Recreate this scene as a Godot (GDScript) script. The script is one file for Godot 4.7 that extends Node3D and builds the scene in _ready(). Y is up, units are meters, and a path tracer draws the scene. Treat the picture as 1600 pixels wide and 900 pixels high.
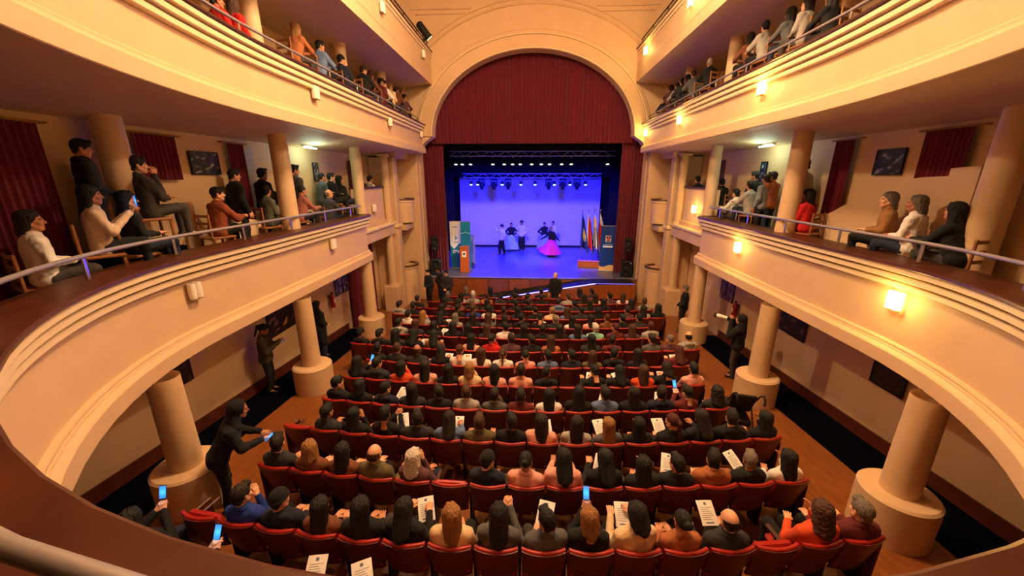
extends Node3D
# A theatre seen from the middle of its lower balcony. x to the right, y up, the hall runs along -z.
# Helper V(x, y, d): d is the distance down the hall from the camera.

var M := {}
var used := {}
var rng := RandomNumberGenerator.new()
const CAM_Y := 4.3
const FLOOR_SLOPE := 0.068
const WALL_X := 6.3

func V(x: float, y: float, d: float) -> Vector3:
	return Vector3(x, y, -d)

func floor_y(d: float) -> float:
	return -FLOOR_SLOPE * d

# ---------------------------------------------------------------- names and metas
func numbered(called: String) -> String:
	if not used.has(called):
		used[called] = 0
		return called
	used[called] += 1
	return "%s_%03d" % [called, used[called]]

func tag(o: Node, label: String, category := "", group := "", kind := "") -> Node:
	if label != "": o.set_meta("label", label)
	if category != "": o.set_meta("category", category)
	if group != "": o.set_meta("group", group)
	if kind != "": o.set_meta("kind", kind)
	return o

func thing(called: String, label: String, category: String, at := Vector3.ZERO, turn := 0.0, group := "") -> Node3D:
	var o := Node3D.new()
	o.name = numbered(called)
	add_child(o)
	o.position = at
	o.rotation.y = turn
	tag(o, label, category, group)
	return o

func struct(called: String, label: String) -> Node3D:
	var o := Node3D.new()
	o.name = numbered(called)
	add_child(o)
	tag(o, label, "", "", "structure")
	return o

func part(called: String, mesh: Mesh, m: Material, parent: Node, xf := Transform3D.IDENTITY, label := "") -> MeshInstance3D:
	var o := MeshInstance3D.new()
	o.name = called
	o.mesh = mesh
	o.material_override = m
	o.cast_shadow = GeometryInstance3D.SHADOW_CASTING_SETTING_ON
	parent.add_child(o, true)
	o.transform = xf
	if label != "": o.set_meta("label", label)
	return o

# ---------------------------------------------------------------- shapes
func tool() -> SurfaceTool:
	var st := SurfaceTool.new()
	st.begin(Mesh.PRIMITIVE_TRIANGLES)
	st.set_smooth_group(-1)
	return st

func done(st: SurfaceTool) -> ArrayMesh:
	st.generate_normals()
	return st.commit()

func tri(st: SurfaceTool, a: Vector3, b: Vector3, c: Vector3) -> void:
	st.add_vertex(a); st.add_vertex(b); st.add_vertex(c)

func quad(st: SurfaceTool, a: Vector3, b: Vector3, c: Vector3, d: Vector3) -> void:
	tri(st, a, b, c)
	tri(st, a, c, d)

# quad with texture coordinates, a top left, b top right, c bottom right, d bottom left
func quad_uv(st: SurfaceTool, a: Vector3, b: Vector3, c: Vector3, d: Vector3) -> void:
	var p := [a, b, c, a, c, d]
	var t := [Vector2(0, 0), Vector2(1, 0), Vector2(1, 1), Vector2(0, 0), Vector2(1, 1), Vector2(0, 1)]
	for i in 6:
		st.set_uv(t[i])
		st.add_vertex(p[i])

# a box with chamfered edges, centre c, full size s
func bbox(st: SurfaceTool, c: Vector3, s: Vector3, bev := 0.01, xf := Transform3D.IDENTITY) -> void:
	var h := s * 0.5
	bev = minf(bev, minf(h.x, minf(h.y, h.z)) * 0.9)
	var face := func(n: Vector3, u: Vector3, v: Vector3):
		var hn := absf(n.dot(h))
		var hu := absf(u.dot(h)) - bev
		var hv := absf(v.dot(h)) - bev
		quad(st, xf * (c + n * hn - u * hu + v * hv), xf * (c + n * hn + u * hu + v * hv), xf * (c + n * hn + u * hu - v * hv), xf * (c + n * hn - u * hu - v * hv))
	face.call(Vector3(0, 0, 1), Vector3(1, 0, 0), Vector3(0, 1, 0))
	face.call(Vector3(0, 0, -1), Vector3(-1, 0, 0), Vector3(0, 1, 0))
	face.call(Vector3(1, 0, 0), Vector3(0, 0, -1), Vector3(0, 1, 0))
	face.call(Vector3(-1, 0, 0), Vector3(0, 0, 1), Vector3(0, 1, 0))
	face.call(Vector3(0, 1, 0), Vector3(1, 0, 0), Vector3(0, 0, -1))
	face.call(Vector3(0, -1, 0), Vector3(1, 0, 0), Vector3(0, 0, 1))
	for ax in 3:
		var e := Vector3.ZERO
		e[ax] = 1
		var b := (ax + 1) % 3
		var g := (ax + 2) % 3
		for sb in [-1, 1]:
			for sg in [-1, 1]:
				var p := Vector3.ZERO
				p[b] = sb * h[b]; p[g] = sg * (h[g] - bev)
				var q := Vector3.ZERO
				q[b] = sb * (h[b] - bev); q[g] = sg * h[g]
				var l := e * (h[ax] - bev)
				if sb * sg > 0:
					quad(st, xf * (c + p - l), xf * (c + p + l), xf * (c + q + l), xf * (c + q - l))
				else:
					quad(st, xf * (c + q - l), xf * (c + q + l), xf * (c + p + l), xf * (c + p - l))
	for sx in [-1, 1]:
		for sy in [-1, 1]:
			for sz in [-1, 1]:
				var s3 := Vector3(sx, sy, sz)
				var a := s3 * Vector3(h.x, h.y - bev, h.z - bev)
				var b2 := s3 * Vector3(h.x - bev, h.y, h.z - bev)
				var c2 := s3 * Vector3(h.x - bev, h.y - bev, h.z)
				if sx * sy * sz > 0: tri(st, xf * (c + a), xf * (c + c2), xf * (c + b2))
				else: tri(st, xf * (c + a), xf * (c + b2), xf * (c + c2))

func box_mesh(c: Vector3, s: Vector3, bev := 0.01) -> ArrayMesh:
	var st := tool()
	bbox(st, c, s, bev)
	return done(st)

# round tube along points; r a number or one per point
func tube(st: SurfaceTool, pts: Array, r, seg := 8, cap := true) -> void:
	var rings := []
	var up := Vector3.UP
	for i in pts.size():
		var a: Vector3 = pts[maxi(i - 1, 0)]
		var b: Vector3 = pts[mini(i + 1, pts.size() - 1)]
		var t := (b - a).normalized()
		if absf(t.dot(up)) > 0.95: up = Vector3.RIGHT if absf(t.x) < 0.9 else Vector3.FORWARD
		var n := (up - t * up.dot(t)).normalized()
		var bn := t.cross(n)
		var rr: float = r[i] if r is Array else r
		var ring := []
		for k in seg:
			var an := TAU * k / seg
			ring.append(Vector3(pts[i]) + (n * cos(an) + bn * sin(an)) * rr)
		rings.append(ring)
	st.set_smooth_group(1)
	for i in rings.size() - 1:
		for k in seg:
			var k2 := (k + 1) % seg
			quad(st, rings[i][k], rings[i][k2], rings[i + 1][k2], rings[i + 1][k])
	st.set_smooth_group(-1)
	if cap:
		for k in seg:
			var k2 := (k + 1) % seg
			tri(st, pts[0], rings[0][k2], rings[0][k])
			tri(st, pts[-1], rings[-1][k], rings[-1][k2])

func tube_mesh(pts: Array, r, seg := 8) -> ArrayMesh:
	var st := tool()
	tube(st, pts, r, seg)
	return done(st)

# turned shape: prof of (radius, height), about the y axis at c; flat edges between segments when hard
func lathe(st: SurfaceTool, prof: Array, seg := 24, c := Vector3.ZERO, a0 := 0.0, a1 := TAU, hard := true) -> void:
	for j in prof.size() - 1:
		st.set_smooth_group(j + 2 if hard else 1)
		for k in seg:
			var t0 := a0 + (a1 - a0) * k / seg
			var t1 := a0 + (a1 - a0) * (k + 1) / seg
			var p: Vector2 = prof[j]
			var q: Vector2 = prof[j + 1]
			var A := c + Vector3(p.x * cos(t0), p.y, p.x * sin(t0))
			var B := c + Vector3(p.x * cos(t1), p.y, p.x * sin(t1))
			var C := c + Vector3(q.x * cos(t1), q.y, q.x * sin(t1))
			var D := c + Vector3(q.x * cos(t0), q.y, q.x * sin(t0))
			if p.x < 0.0005: tri(st, A, C, D)
			elif q.x < 0.0005: tri(st, A, B, C)
			else: quad(st, A, B, C, D)
	st.set_smooth_group(-1)

func lathe_mesh(prof: Array, seg := 24, hard := true) -> ArrayMesh:
	var st := tool()
	lathe(st, prof, seg, Vector3.ZERO, 0.0, TAU, hard)
	return done(st)

# sweep a profile of (offset, height) along a plan path of [Vector3, outward normal]
func sweep(path: Array, prof: Array, caps := true, close := false) -> ArrayMesh:
	var st := tool()
	var np := prof.size()
	for j in (np if close else np - 1):
		st.set_smooth_group(j + 1)
		for i in path.size() - 1:
			var p: Vector2 = prof[j]
			var q: Vector2 = prof[(j + 1) % np]
			var o0: Vector3 = path[i][0]
			var n0: Vector3 = path[i][1]
			var o1: Vector3 = path[i + 1][0]
			var n1: Vector3 = path[i + 1][1]
			quad(st, o0 + n0 * p.x + Vector3.UP * p.y, o1 + n1 * p.x + Vector3.UP * p.y, o1 + n1 * q.x + Vector3.UP * q.y, o0 + n0 * q.x + Vector3.UP * q.y)
	st.set_smooth_group(-1)
	if caps:
		var poly := PackedVector2Array(prof)
		var idx := Geometry2D.triangulate_polygon(poly)
		for e in [0, path.size() - 1]:
			var o: Vector3 = path[e][0]
			var n: Vector3 = path[e][1]
			for t in range(0, idx.size(), 3):
				var w := []
				for k in 3: w.append(o + n * poly[idx[t + k]].x + Vector3.UP * poly[idx[t + k]].y)
				tri(st, w[0], w[1], w[2])
	return done(st)

# flat polygon (Vector2 list) pushed out along n: origin o, axes u, v; depth along n
func slab(st: SurfaceTool, poly: Array, o: Vector3, u: Vector3, v: Vector3, depth: Vector3, back := true) -> void:
	var pp := PackedVector2Array(poly)
	var idx := Geometry2D.triangulate_polygon(pp)
	for t in range(0, idx.size(), 3):
		var a := o + u * pp[idx[t]].x + v * pp[idx[t]].y
		var b := o + u * pp[idx[t + 1]].x + v * pp[idx[t + 1]].y
		var c := o + u * pp[idx[t + 2]].x + v * pp[idx[t + 2]].y
		tri(st, a, c, b)
		if back: tri(st, a + depth, b + depth, c + depth)
	for i in pp.size():
		var a := o + u * pp[i].x + v * pp[i].y
		var q := pp[(i + 1) % pp.size()]
		var b := o + u * q.x + v * q.y
		quad(st, a, b, b + depth, a + depth)

# ---------------------------------------------------------------- materials
func noise_tex(freq: float, size := 256, normal := false, strength := 4.0, sd := 1, kind := FastNoiseLite.TYPE_SIMPLEX_SMOOTH) -> NoiseTexture2D:
	var n := FastNoiseLite.new()
	n.seed = sd
	n.noise_type = kind
	n.frequency = freq
	n.fractal_octaves = 4
	var t := NoiseTexture2D.new()
	t.width = size; t.height = size
	t.seamless = true
	t.noise = n
	if normal:
		t.as_normal_map = true
		t.bump_strength = strength
	return t

func ramp_tex(freq: float, c0: Color, c1: Color, sd := 1, size := 256) -> NoiseTexture2D:
	var t := noise_tex(freq, size, false, 1.0, sd)
	var g := Gradient.new()
	g.set_color(0, c0)
	g.set_color(1, c1)
	t.color_ramp = g
	return t

func mat(called: String, c: Color, rough := 0.7, metal := 0.0) -> StandardMaterial3D:
	var m := StandardMaterial3D.new()
	m.albedo_color = c
	m.roughness = rough
	m.metallic = metal
	M[called] = m
	return m

func glow(called: String, c: Color, e: float) -> StandardMaterial3D:
	var m := mat(called, c, 0.6)
	m.emission_enabled = true
	m.emission = c
	m.emission_energy_multiplier = e
	return m

func world_tri(m: StandardMaterial3D, s: float) -> void:
	m.uv1_triplanar = true
	m.uv1_world_triplanar = true
	m.uv1_scale = Vector3.ONE * s

func own_tri(m: StandardMaterial3D, s: Vector3) -> void:
	m.uv1_triplanar = true
	m.uv1_scale = s

func make_materials() -> void:
	var plaster_n := noise_tex(0.02, 256, true, 2.0, 3)
	var m := mat("cream", Color.WHITE, 0.62)
	m.albedo_texture = ramp_tex(0.012, Color(0.83, 0.7, 0.54), Color(0.85, 0.725, 0.565), 5)
	m.normal_enabled = true; m.normal_texture = plaster_n; m.normal_scale = 0.25
	world_tri(m, 0.5)
	m = mat("stripe", Color.WHITE, 0.55)
	m.albedo_texture = ramp_tex(0.02, Color(0.89, 0.8, 0.63), Color(0.92, 0.83, 0.67), 6)
	world_tri(m, 0.6)
	m = mat("wood_cap", Color.WHITE, 0.38)
	m.albedo_texture = ramp_tex(0.02, Color(0.25, 0.125, 0.075), Color(0.35, 0.18, 0.105), 10)
	world_tri(m, 0.5)
	m = mat("skirting", Color.WHITE, 0.45)
	m.albedo_texture = ramp_tex(0.02, Color(0.3, 0.13, 0.08), Color(0.4, 0.18, 0.1), 11)
	world_tri(m, 0.7)
	m = mat("steel", Color(0.72, 0.7, 0.7), 0.38, 0.6)
	m = mat("chrome", Color(0.85, 0.83, 0.8), 0.25, 0.9)
	m = mat("black_metal", Color(0.05, 0.05, 0.055), 0.5, 0.3)
	m = mat("black_cloth", Color(0.018, 0.018, 0.022), 0.95)
	m = mat("brass", Color(0.7, 0.52, 0.25), 0.35, 0.9)
	m = mat("glass_white", Color(0.95, 0.92, 0.86), 0.3)
	m = mat("parquet", Color.WHITE, 0.32)
	m.albedo_texture = ramp_tex(0.02, Color(0.46, 0.26, 0.11), Color(0.58, 0.34, 0.155), 12, 512)
	m.uv1_triplanar = true; m.uv1_world_triplanar = true; m.uv1_scale = Vector3(0.9, 0.5, 0.22)
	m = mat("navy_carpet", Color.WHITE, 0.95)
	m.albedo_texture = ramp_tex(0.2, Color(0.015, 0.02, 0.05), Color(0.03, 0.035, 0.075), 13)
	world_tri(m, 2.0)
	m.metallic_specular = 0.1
	m = mat("stage_floor", Color(0.36, 0.36, 0.42), 0.3)
	m = mat("stage_wood", Color.WHITE, 0.45)
	m.albedo_texture = ramp_tex(0.03, Color(0.5, 0.25, 0.09), Color(0.66, 0.36, 0.14), 14)
	m.uv1_triplanar = true; m.uv1_world_triplanar = true; m.uv1_scale = Vector3(1.4, 0.25, 1.4)
	m = mat("stage_wood_dark", Color.WHITE, 0.45)
	m.albedo_texture = ramp_tex(0.03, Color(0.44, 0.21, 0.08), Color(0.58, 0.31, 0.12), 15)
	m.uv1_triplanar = true; m.uv1_world_triplanar = true; m.uv1_scale = Vector3(1.4, 0.25, 1.4)
	m = mat("velvet", Color.WHITE, 0.9)
	m.albedo_texture = ramp_tex(0.03, Color(0.36, 0.0, 0.11), Color(0.43, 0.0, 0.135), 16)
	m.uv1_triplanar = true; m.uv1_world_triplanar = true; m.uv1_scale = Vector3(2, 0.3, 2)
	m.rim_enabled = true; m.rim = 0.3; m.rim_tint = 0.8
	m = mat("screen_cloth", Color(0.85, 0.85, 0.88), 0.9)
	m = mat("chair_wood", Color.WHITE, 0.5)
	m.albedo_texture = ramp_tex(0.03, Color(0.5, 0.3, 0.15), Color(0.62, 0.4, 0.22), 18)
	own_tri(m, Vector3(3, 3, 3))

# ---------------------------------------------------------------- camera, air, light
func set_camera() -> void:
	var c := Camera3D.new()
	c.name = "camera"
	add_child(c)
	c.position = Vector3(0, CAM_Y, 0)
	c.rotation_degrees = Vector3(-16.2, 2.8, 0)
	c.fov = 2.0 * rad_to_deg(atan(450.0 / 595.0))
	c.near = 0.05
	c.current = true

func set_light() -> void:
	var we := WorldEnvironment.new()
	we.name = "environment"
	var e := Environment.new()
	e.background_mode = Environment.BG_COLOR
	e.background_color = Color(0, 0, 0)
	e.tonemap_mode = Environment.TONE_MAPPER_LINEAR
	e.tonemap_exposure = 1.0
	e.sdfgi_enabled = true
	e.ssao_enabled = true
	e.ssil_enabled = true
	we.environment = e
	add_child(we)

func omni(parent: Node, at: Vector3, c: Color, energy: float, size := 0.05) -> OmniLight3D:
	var l := OmniLight3D.new()
	l.name = "lamp_light"
	l.light_color = c
	l.light_energy = energy
	l.light_size = size
	l.omni_range = 40.0
	l.omni_attenuation = 2.0
	l.shadow_enabled = true
	parent.add_child(l, true)
	l.position = at
	return l

func spot(parent: Node, at: Vector3, target: Vector3, c: Color, energy: float, angle := 25.0, size := 0.06) -> SpotLight3D:
	var l := SpotLight3D.new()
	l.name = "beam_light"
	l.light_color = c
	l.light_energy = energy
	l.light_size = size
	l.spot_range = 40.0
	l.spot_attenuation = 2.0
	l.spot_angle = angle
	l.shadow_enabled = true
	parent.add_child(l, true)
	l.transform = Transform3D(Basis.looking_at(target - at, Vector3.UP if absf((target - at).normalized().y) < 0.99 else Vector3.FORWARD), at)
	return l

# ---------------------------------------------------------------- plan of the balconies
# [half width, centre of the curve, its depth, front end, underside height, ledge height, floor height]
const T1 := [5.2, 5.6, 5.0, 12.1, 1.73, 3.17, 2.8]
const T2 := [4.62, 7.5, 7.9, 16.95, 5.28, 6.42, 6.1]
const T3 := [4.08, 8.0, 8.2, 16.95, 7.9, 9.1, 8.5]

func tier_path(T: Array, turn_in := false) -> Array:
	var out := []
	var W: float = T[0]
	var zc: float = T[1]
	var b: float = T[2]
	var de: float = T[3]
	var left := []
	if turn_in:
		left.append([V(-W - 0.75, 0, de), V(0, 0, 1)])
		for k in 6:
			var a := PI / 2 * k / 5.0
			left.append([V(-W - 0.3 + 0.3 * sin(a), 0, de - 0.3 + 0.3 * cos(a)), V(sin(a), 0, cos(a))])
	else:
		left.append([V(-W, 0, de), V(1, 0, 0)])
	var d: float = de - 1.2
	while d > zc + 0.4:
		left.append([V(-W, 0, d), V(1, 0, 0)])
		d -= 1.2
	out.append_array(left)
	for k in 41:
		var a := PI * k / 40.0
		var x := -W * cos(a)
		var dd := zc - b * sin(a)
		var n := V(-x / (W * W), 0, -(dd - zc) / (b * b)).normalized()
		out.append([V(x, 0, dd), n])
	left.reverse()
	for p in left:
		out.append([Vector3(-p[0].x, p[0].y, p[0].z), Vector3(-p[1].x, p[1].y, p[1].z)])
	return out

# where the balcony meets the outer walls, for every point of its front
func outer_edge(T: Array, p: Vector3, rear := -5.0) -> Vector3:
	var zc: float = T[1]
	var d := -p.z
	if d >= zc - 0.01: return V(signf(p.x) * WALL_X, 0, d)
	var dir := Vector2(p.x, d - zc)
	var k := 1e9
	if absf(dir.x) > 0.001: k = minf(k, WALL_X / absf(dir.x))
	k = minf(k, (rear - zc) / dir.y)
	return V(dir.x * k, 0, zc + dir.y * k)

func strip(path: Array, T: Array, off: float, y_in: float, y_out: float) -> ArrayMesh:
	var st := tool()
	st.set_smooth_group(1)
	for i in path.size() - 1:
		var a: Vector3 = path[i][0] + path[i][1] * off
		var b: Vector3 = path[i + 1][0] + path[i + 1][1] * off
		var a2 := outer_edge(T, path[i][0])
		var b2 := outer_edge(T, path[i + 1][0])
		quad(st, a + Vector3.UP * y_in, b + Vector3.UP * y_in, b2 + Vector3.UP * y_out, a2 + Vector3.UP * y_out)
	return done(st)

func balcony(called: String, where: String, T: Array, turn_in: bool, rail_mat: Material, rail_r: float, rail_up: float) -> void:
	var path := tier_path(T, turn_in)
	var y0: float = T[4]
	var y1: float = T[5]
	var yf: float = T[6]
	var s := struct("wall_balcony_" + called, "cream plaster front of the " + where + " balcony with three stripes and a cornice")
	var ys := y1 - 0.05
	var lo := 0.075 if called == "upper" else 0.175
	part("parapet", sweep(path, [Vector2(-0.02, y0 + 0.3), Vector2(0.0, y0 + 0.3), Vector2(0.0, ys), Vector2(-0.22, ys), Vector2(-0.22, yf - 0.05), Vector2(-0.02, yf - 0.05)], true, true), M.cream, s)
	if called == "upper": part("lower_face", sweep(path, [Vector2(-0.2, y0), Vector2(0.0, y0), Vector2(0.0, y0 + 0.31), Vector2(-0.2, y0 + 0.31)], true, true), M.cream, s)
	else: part("cornice", sweep(path, [Vector2(-0.2, y0), Vector2(0.12, y0), Vector2(0.13, y0 + 0.01), Vector2(0.13, y0 + 0.2), Vector2(0.12, y0 + 0.215), Vector2(0.07, y0 + 0.25), Vector2(0.065, y0 + 0.27), Vector2(0.05, y0 + 0.275), Vector2(0.05, y0 + 0.3), Vector2(0.04, y0 + 0.315), Vector2(0.0, y0 + 0.325), Vector2(-0.2, y0 + 0.325)], true, true), M.cream, s)
	for k in (2 if called == "upper" else 3):
		var yt := ys - 0.005 - k * 0.11
		var o := 0.16 - k * 0.04 if called != "upper" else 0.06 - k * 0.025
		part("stripe_moulding", sweep(path, [Vector2(-0.02, yt - 0.078), Vector2(o - 0.01, yt - 0.078), Vector2(o, yt - 0.07), Vector2(o, yt - 0.008), Vector2(o - 0.01, yt), Vector2(-0.02, yt)], true, true), M.stripe, s)
	part("wooden_ledge", sweep(path, [Vector2(-0.4, ys), Vector2(lo, ys), Vector2(lo + 0.015, ys + 0.012), Vector2(lo + 0.015, y1 - 0.012), Vector2(lo, y1), Vector2(-0.4, y1), Vector2(-0.41, y1 - 0.012)], true, true), M.wood_cap, s, Transform3D.IDENTITY, "dark brown varnished wooden ledge")
	var f := struct("floor_balcony_" + called, "floor and underside of the " + where + " balcony")
	part("deck", strip(path, T, -0.1, yf, yf), M.navy_carpet, f)
	part("underside", strip(path, T, -0.19, y0, y0 - 0.2), M.cream, f)
	# the rail on the ledge: a tube on flat posts
	var r := thing("handrail", "metal tube handrail on flat posts along the ledge of the " + where + " balcony", "handrail")
	var pts := []
	var lens := []
	var total := 0.0
	for i in path.size():
		var p: Vector3 = path[i][0] - path[i][1] * 0.1 + Vector3.UP * (y1 + rail_up)
		if i > 0: total += p.distance_to(pts[-1])
		lens.append(total)
		pts.append(p)
	part("tube", tube_mesh(pts, rail_r, 10), rail_mat, r)
	var n := int(round(total / 1.45))
	for k in n + 1:
		var at := clampf(total * k / n, 0.08, total - 0.08)
		var i := 1
		while i < lens.size() - 1 and lens[i] < at: i += 1
		var t: float = (at - lens[i - 1]) / maxf(lens[i] - lens[i - 1], 0.001)
		var p: Vector3 = pts[i - 1].lerp(pts[i], t)
		var nn: Vector3 = path[i - 1][1].lerp(path[i][1], t).normalized()
		var xf := Transform3D(Basis(Vector3.UP, atan2(nn.x, nn.z)), p - Vector3.UP * (rail_up * 0.5))
		part("post", box_mesh(Vector3.ZERO, Vector3(0.045, rail_up - rail_r, 0.022), 0.004), rail_mat if called == "upper" else M.chrome, r, xf)

# ---------------------------------------------------------------- the room
func build_room() -> void:
	var st := tool()
	# floor falls towards the stage
	var f := struct("floor", "polished reddish brown wooden floor sloping down to the stage")
	var y0 := floor_y(-5.0)
	var y1 := floor_y(17.0)
	quad(st, V(-6.6, y1, 17), V(6.6, y1, 17), V(6.6, y0, -5), V(-6.6, y0, -5))
	quad(st, V(-6.6, y0 - 0.2, -5), V(6.6, y0 - 0.2, -5), V(6.6, y1 - 0.2, 17), V(-6.6, y1 - 0.2, 17))
	part("boards", done(st), M.parquet, f)
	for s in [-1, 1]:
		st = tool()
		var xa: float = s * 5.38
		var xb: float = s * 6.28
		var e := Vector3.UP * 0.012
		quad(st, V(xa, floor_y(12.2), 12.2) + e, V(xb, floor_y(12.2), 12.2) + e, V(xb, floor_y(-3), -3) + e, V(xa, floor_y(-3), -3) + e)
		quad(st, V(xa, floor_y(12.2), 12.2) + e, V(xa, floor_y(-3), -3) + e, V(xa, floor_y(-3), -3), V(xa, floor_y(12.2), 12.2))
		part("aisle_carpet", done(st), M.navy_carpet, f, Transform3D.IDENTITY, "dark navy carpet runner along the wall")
		var w := struct("wall_left" if s < 0 else "wall_right", "cream plastered wall along the %s of the hall" % ("left" if s < 0 else "right"))
		part("plaster", box_mesh(V(s * (WALL_X + 0.15), 5.0, 6.2), Vector3(0.3, 13.4, 23.0), 0.005), M.cream, w)
		var b := struct("baseboard_left" if s < 0 else "baseboard_right", "reddish brown wooden skirting board along the wall")
		st = tool()
		var xo: float = s * (WALL_X - 0.03)
		var xi: float = s * (WALL_X + 0.01)
		var A := V(xo, floor_y(-4), -4)
		var B := V(xo, floor_y(12.1), 12.1)
		var u := Vector3.UP * 0.26
		quad(st, A, B, B + u, A + u)
		quad(st, A + u, B + u, B + u + Vector3(xi - xo, 0, 0), A + u + Vector3(xi - xo, 0, 0))
		quad(st, B, B + Vector3(xi - xo, 0, 0), B + u + Vector3(xi - xo, 0, 0), B + u)
		part("board", done(st), M.skirting, b)
	var wb := struct("wall_back", "cream plastered wall behind the balconies")
	part("plaster", box_mesh(V(0, 5, -5.15), Vector3(13.2, 13.4, 0.3), 0.005), M.cream, wb)
	var c := struct("ceiling", "warm cream plaster ceiling over the hall")
	part("plaster", box_mesh(V(0, 11.65, 6.2), Vector3(13.2, 0.3, 23.0), 0.005), M.cream, c)

# opening of the stage: straight jambs, a small shoulder, then a flat arch
const ARCH_A := 4.18
const ARCH_B := 3.2
const ARCH_Y := 5.95
const PRO_D := 17.0

func arch_pt(k: float, off := 0.0) -> Vector2:
	var a := PI * k
	var p := Vector2(-ARCH_A * cos(a), ARCH_Y + ARCH_B * sin(a))
	var n := Vector2(-cos(a) / ARCH_A, sin(a) / ARCH_B).normalized()
	return p + n * off

func arch_band(off0: float, off1: float, depth: float, round := 0.02) -> ArrayMesh:
	var st := tool()
	var N := 56
	var prof := [Vector2(off0, -0.02), Vector2(off0, depth - round), Vector2(off0 + round, depth), Vector2(off1 - round, depth), Vector2(off1, depth - round), Vector2(off1, -0.02)]
	for j in prof.size() - 1:
		st.set_smooth_group(j + 1)
		for i in N:
			var q := []
			for e in [[i, j], [i + 1, j], [i + 1, j + 1], [i, j + 1]]:
				var pr: Vector2 = prof[e[1]]
				var p := arch_pt(float(e[0]) / N, pr.x)
				q.append(V(p.x, p.y, PRO_D - pr.y))
			quad(st, q[0], q[1], q[2], q[3])
	return done(st)

func build_proscenium() -> void:
	var s := struct("wall_proscenium", "warm cream wall around the stage with a wide moulded arch")
	var poly := [Vector2(-4.78, -1.3), Vector2(-6.6, -1.3), Vector2(-6.6, 11.6), Vector2(6.6, 11.6), Vector2(6.6, -1.3), Vector2(4.78, -1.3), Vector2(4.78, 5.45), Vector2(4.5, 5.75)]
	for i in 49:
		poly.append(arch_pt(1.0 - i / 48.0))
	poly.append(Vector2(-4.5, 5.75))
	poly.append(Vector2(-4.78, 5.45))
	var st := tool()
	slab(st, poly, V(0, 0, PRO_D), Vector3.RIGHT, Vector3.UP, V(0, 0, 0.5))
	part("plaster", done(st), M.cream, s)
	part("arch_moulding", arch_band(0.0, 0.07, 0.1), M.stripe, s)
	part("arch_moulding", arch_band(0.07, 0.5, 0.06), M.cream, s)
	part("arch_moulding", arch_band(0.5, 0.56, 0.11), M.stripe, s)
	part("arch_moulding", arch_band(0.56, 0.68, 0.04), M.cream, s)
	part("arch_moulding", arch_band(1.5, 1.56, 0.07), M.cream, s)
	part("arch_moulding", arch_band(1.68, 1.72, 0.05), M.cream, s)
	for e in [-1, 1]:
		part("wall_moulding", box_mesh(V(e * 3.6, 10.55, PRO_D - 0.02), Vector3(2.4, 0.05, 0.08), 0.012), M.cream, s)
		part("wall_moulding", box_mesh(V(e * 3.6, 10.38, PRO_D - 0.02), Vector3(2.0, 0.035, 0.06), 0.01), M.cream, s)

# ---------------------------------------------------------------- columns
func column(x: float, d: float, y_base: float, ped_h: float, ped_r: float, r: float, y_top: float, label: String, group: String) -> void:
	var t := thing("column", label, "column", V(x, y_base, d), 0.0, group)
	if ped_h > 0.0:
		part("pedestal", lathe_mesh([Vector2(ped_r, -0.05), Vector2(ped_r, ped_h - 0.03), Vector2(ped_r - 0.03, ped_h), Vector2(0, ped_h)], 40), M.cream, t)
	var H := y_top - y_base
	part("shaft", lathe_mesh([Vector2(r * 1.02, ped_h - 0.01), Vector2(r, ped_h + 0.4), Vector2(r * 0.94, H - 0.1), Vector2(r * 0.94, H)], 32, false), M.cream, t)

func build_columns() -> void:
	var low := [[4.87, 4.3], [5.05, 7.8], [5.27, 11.7]]
	var lab := ["standing on a drum pedestal by the %s wall beside the rear seats", "standing on a drum pedestal beside the %s ends of the middle rows", "standing on a drum pedestal at the stage end of the %s lower balcony"]
	for s in [-1, 1]:
		var side := "left" if s < 0 else "right"
		for i in 3:
			var c: Array = low[i]
			column(s * c[0], c[1], floor_y(c[1]), 0.66, 0.42, 0.195, T1[4] + 0.02, "cream round column " + lab[i] % side, "columns under the lower balcony")
		var up := [[6.0, 5.52 if s < 0 else 5.36, 0.188], [5.5, 8.55, 0.19], [5.5, 12.3, 0.17]]
		var lab2 := ["thick cream column on the %s lower balcony beside the spectators", "cream column on the %s lower balcony beside the door curtain", "slim cream column on the %s lower balcony beside the stage box"]
		for i in 3:
			var c: Array = up[i]
			column(s * c[0], c[1], T1[6], 0.0, 0.0, c[2], T2[4] - 0.06, lab2[i] % side, "columns on the lower balcony")
		var up2 := [[5.3, 8.0], [5.3, 11.6], [5.3, 14.6]]
		for i in 3:
			var c: Array = up2[i]
			column(s * c[0], c[1], T2[6], 0.0, 0.0, 0.17, T3[4] - 0.06, "cream column on the %s middle balcony behind the onlookers, %s" % [side, ["farthest from the stage", "between the other two", "nearest the stage"][i]], "columns on the middle balcony")

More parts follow.
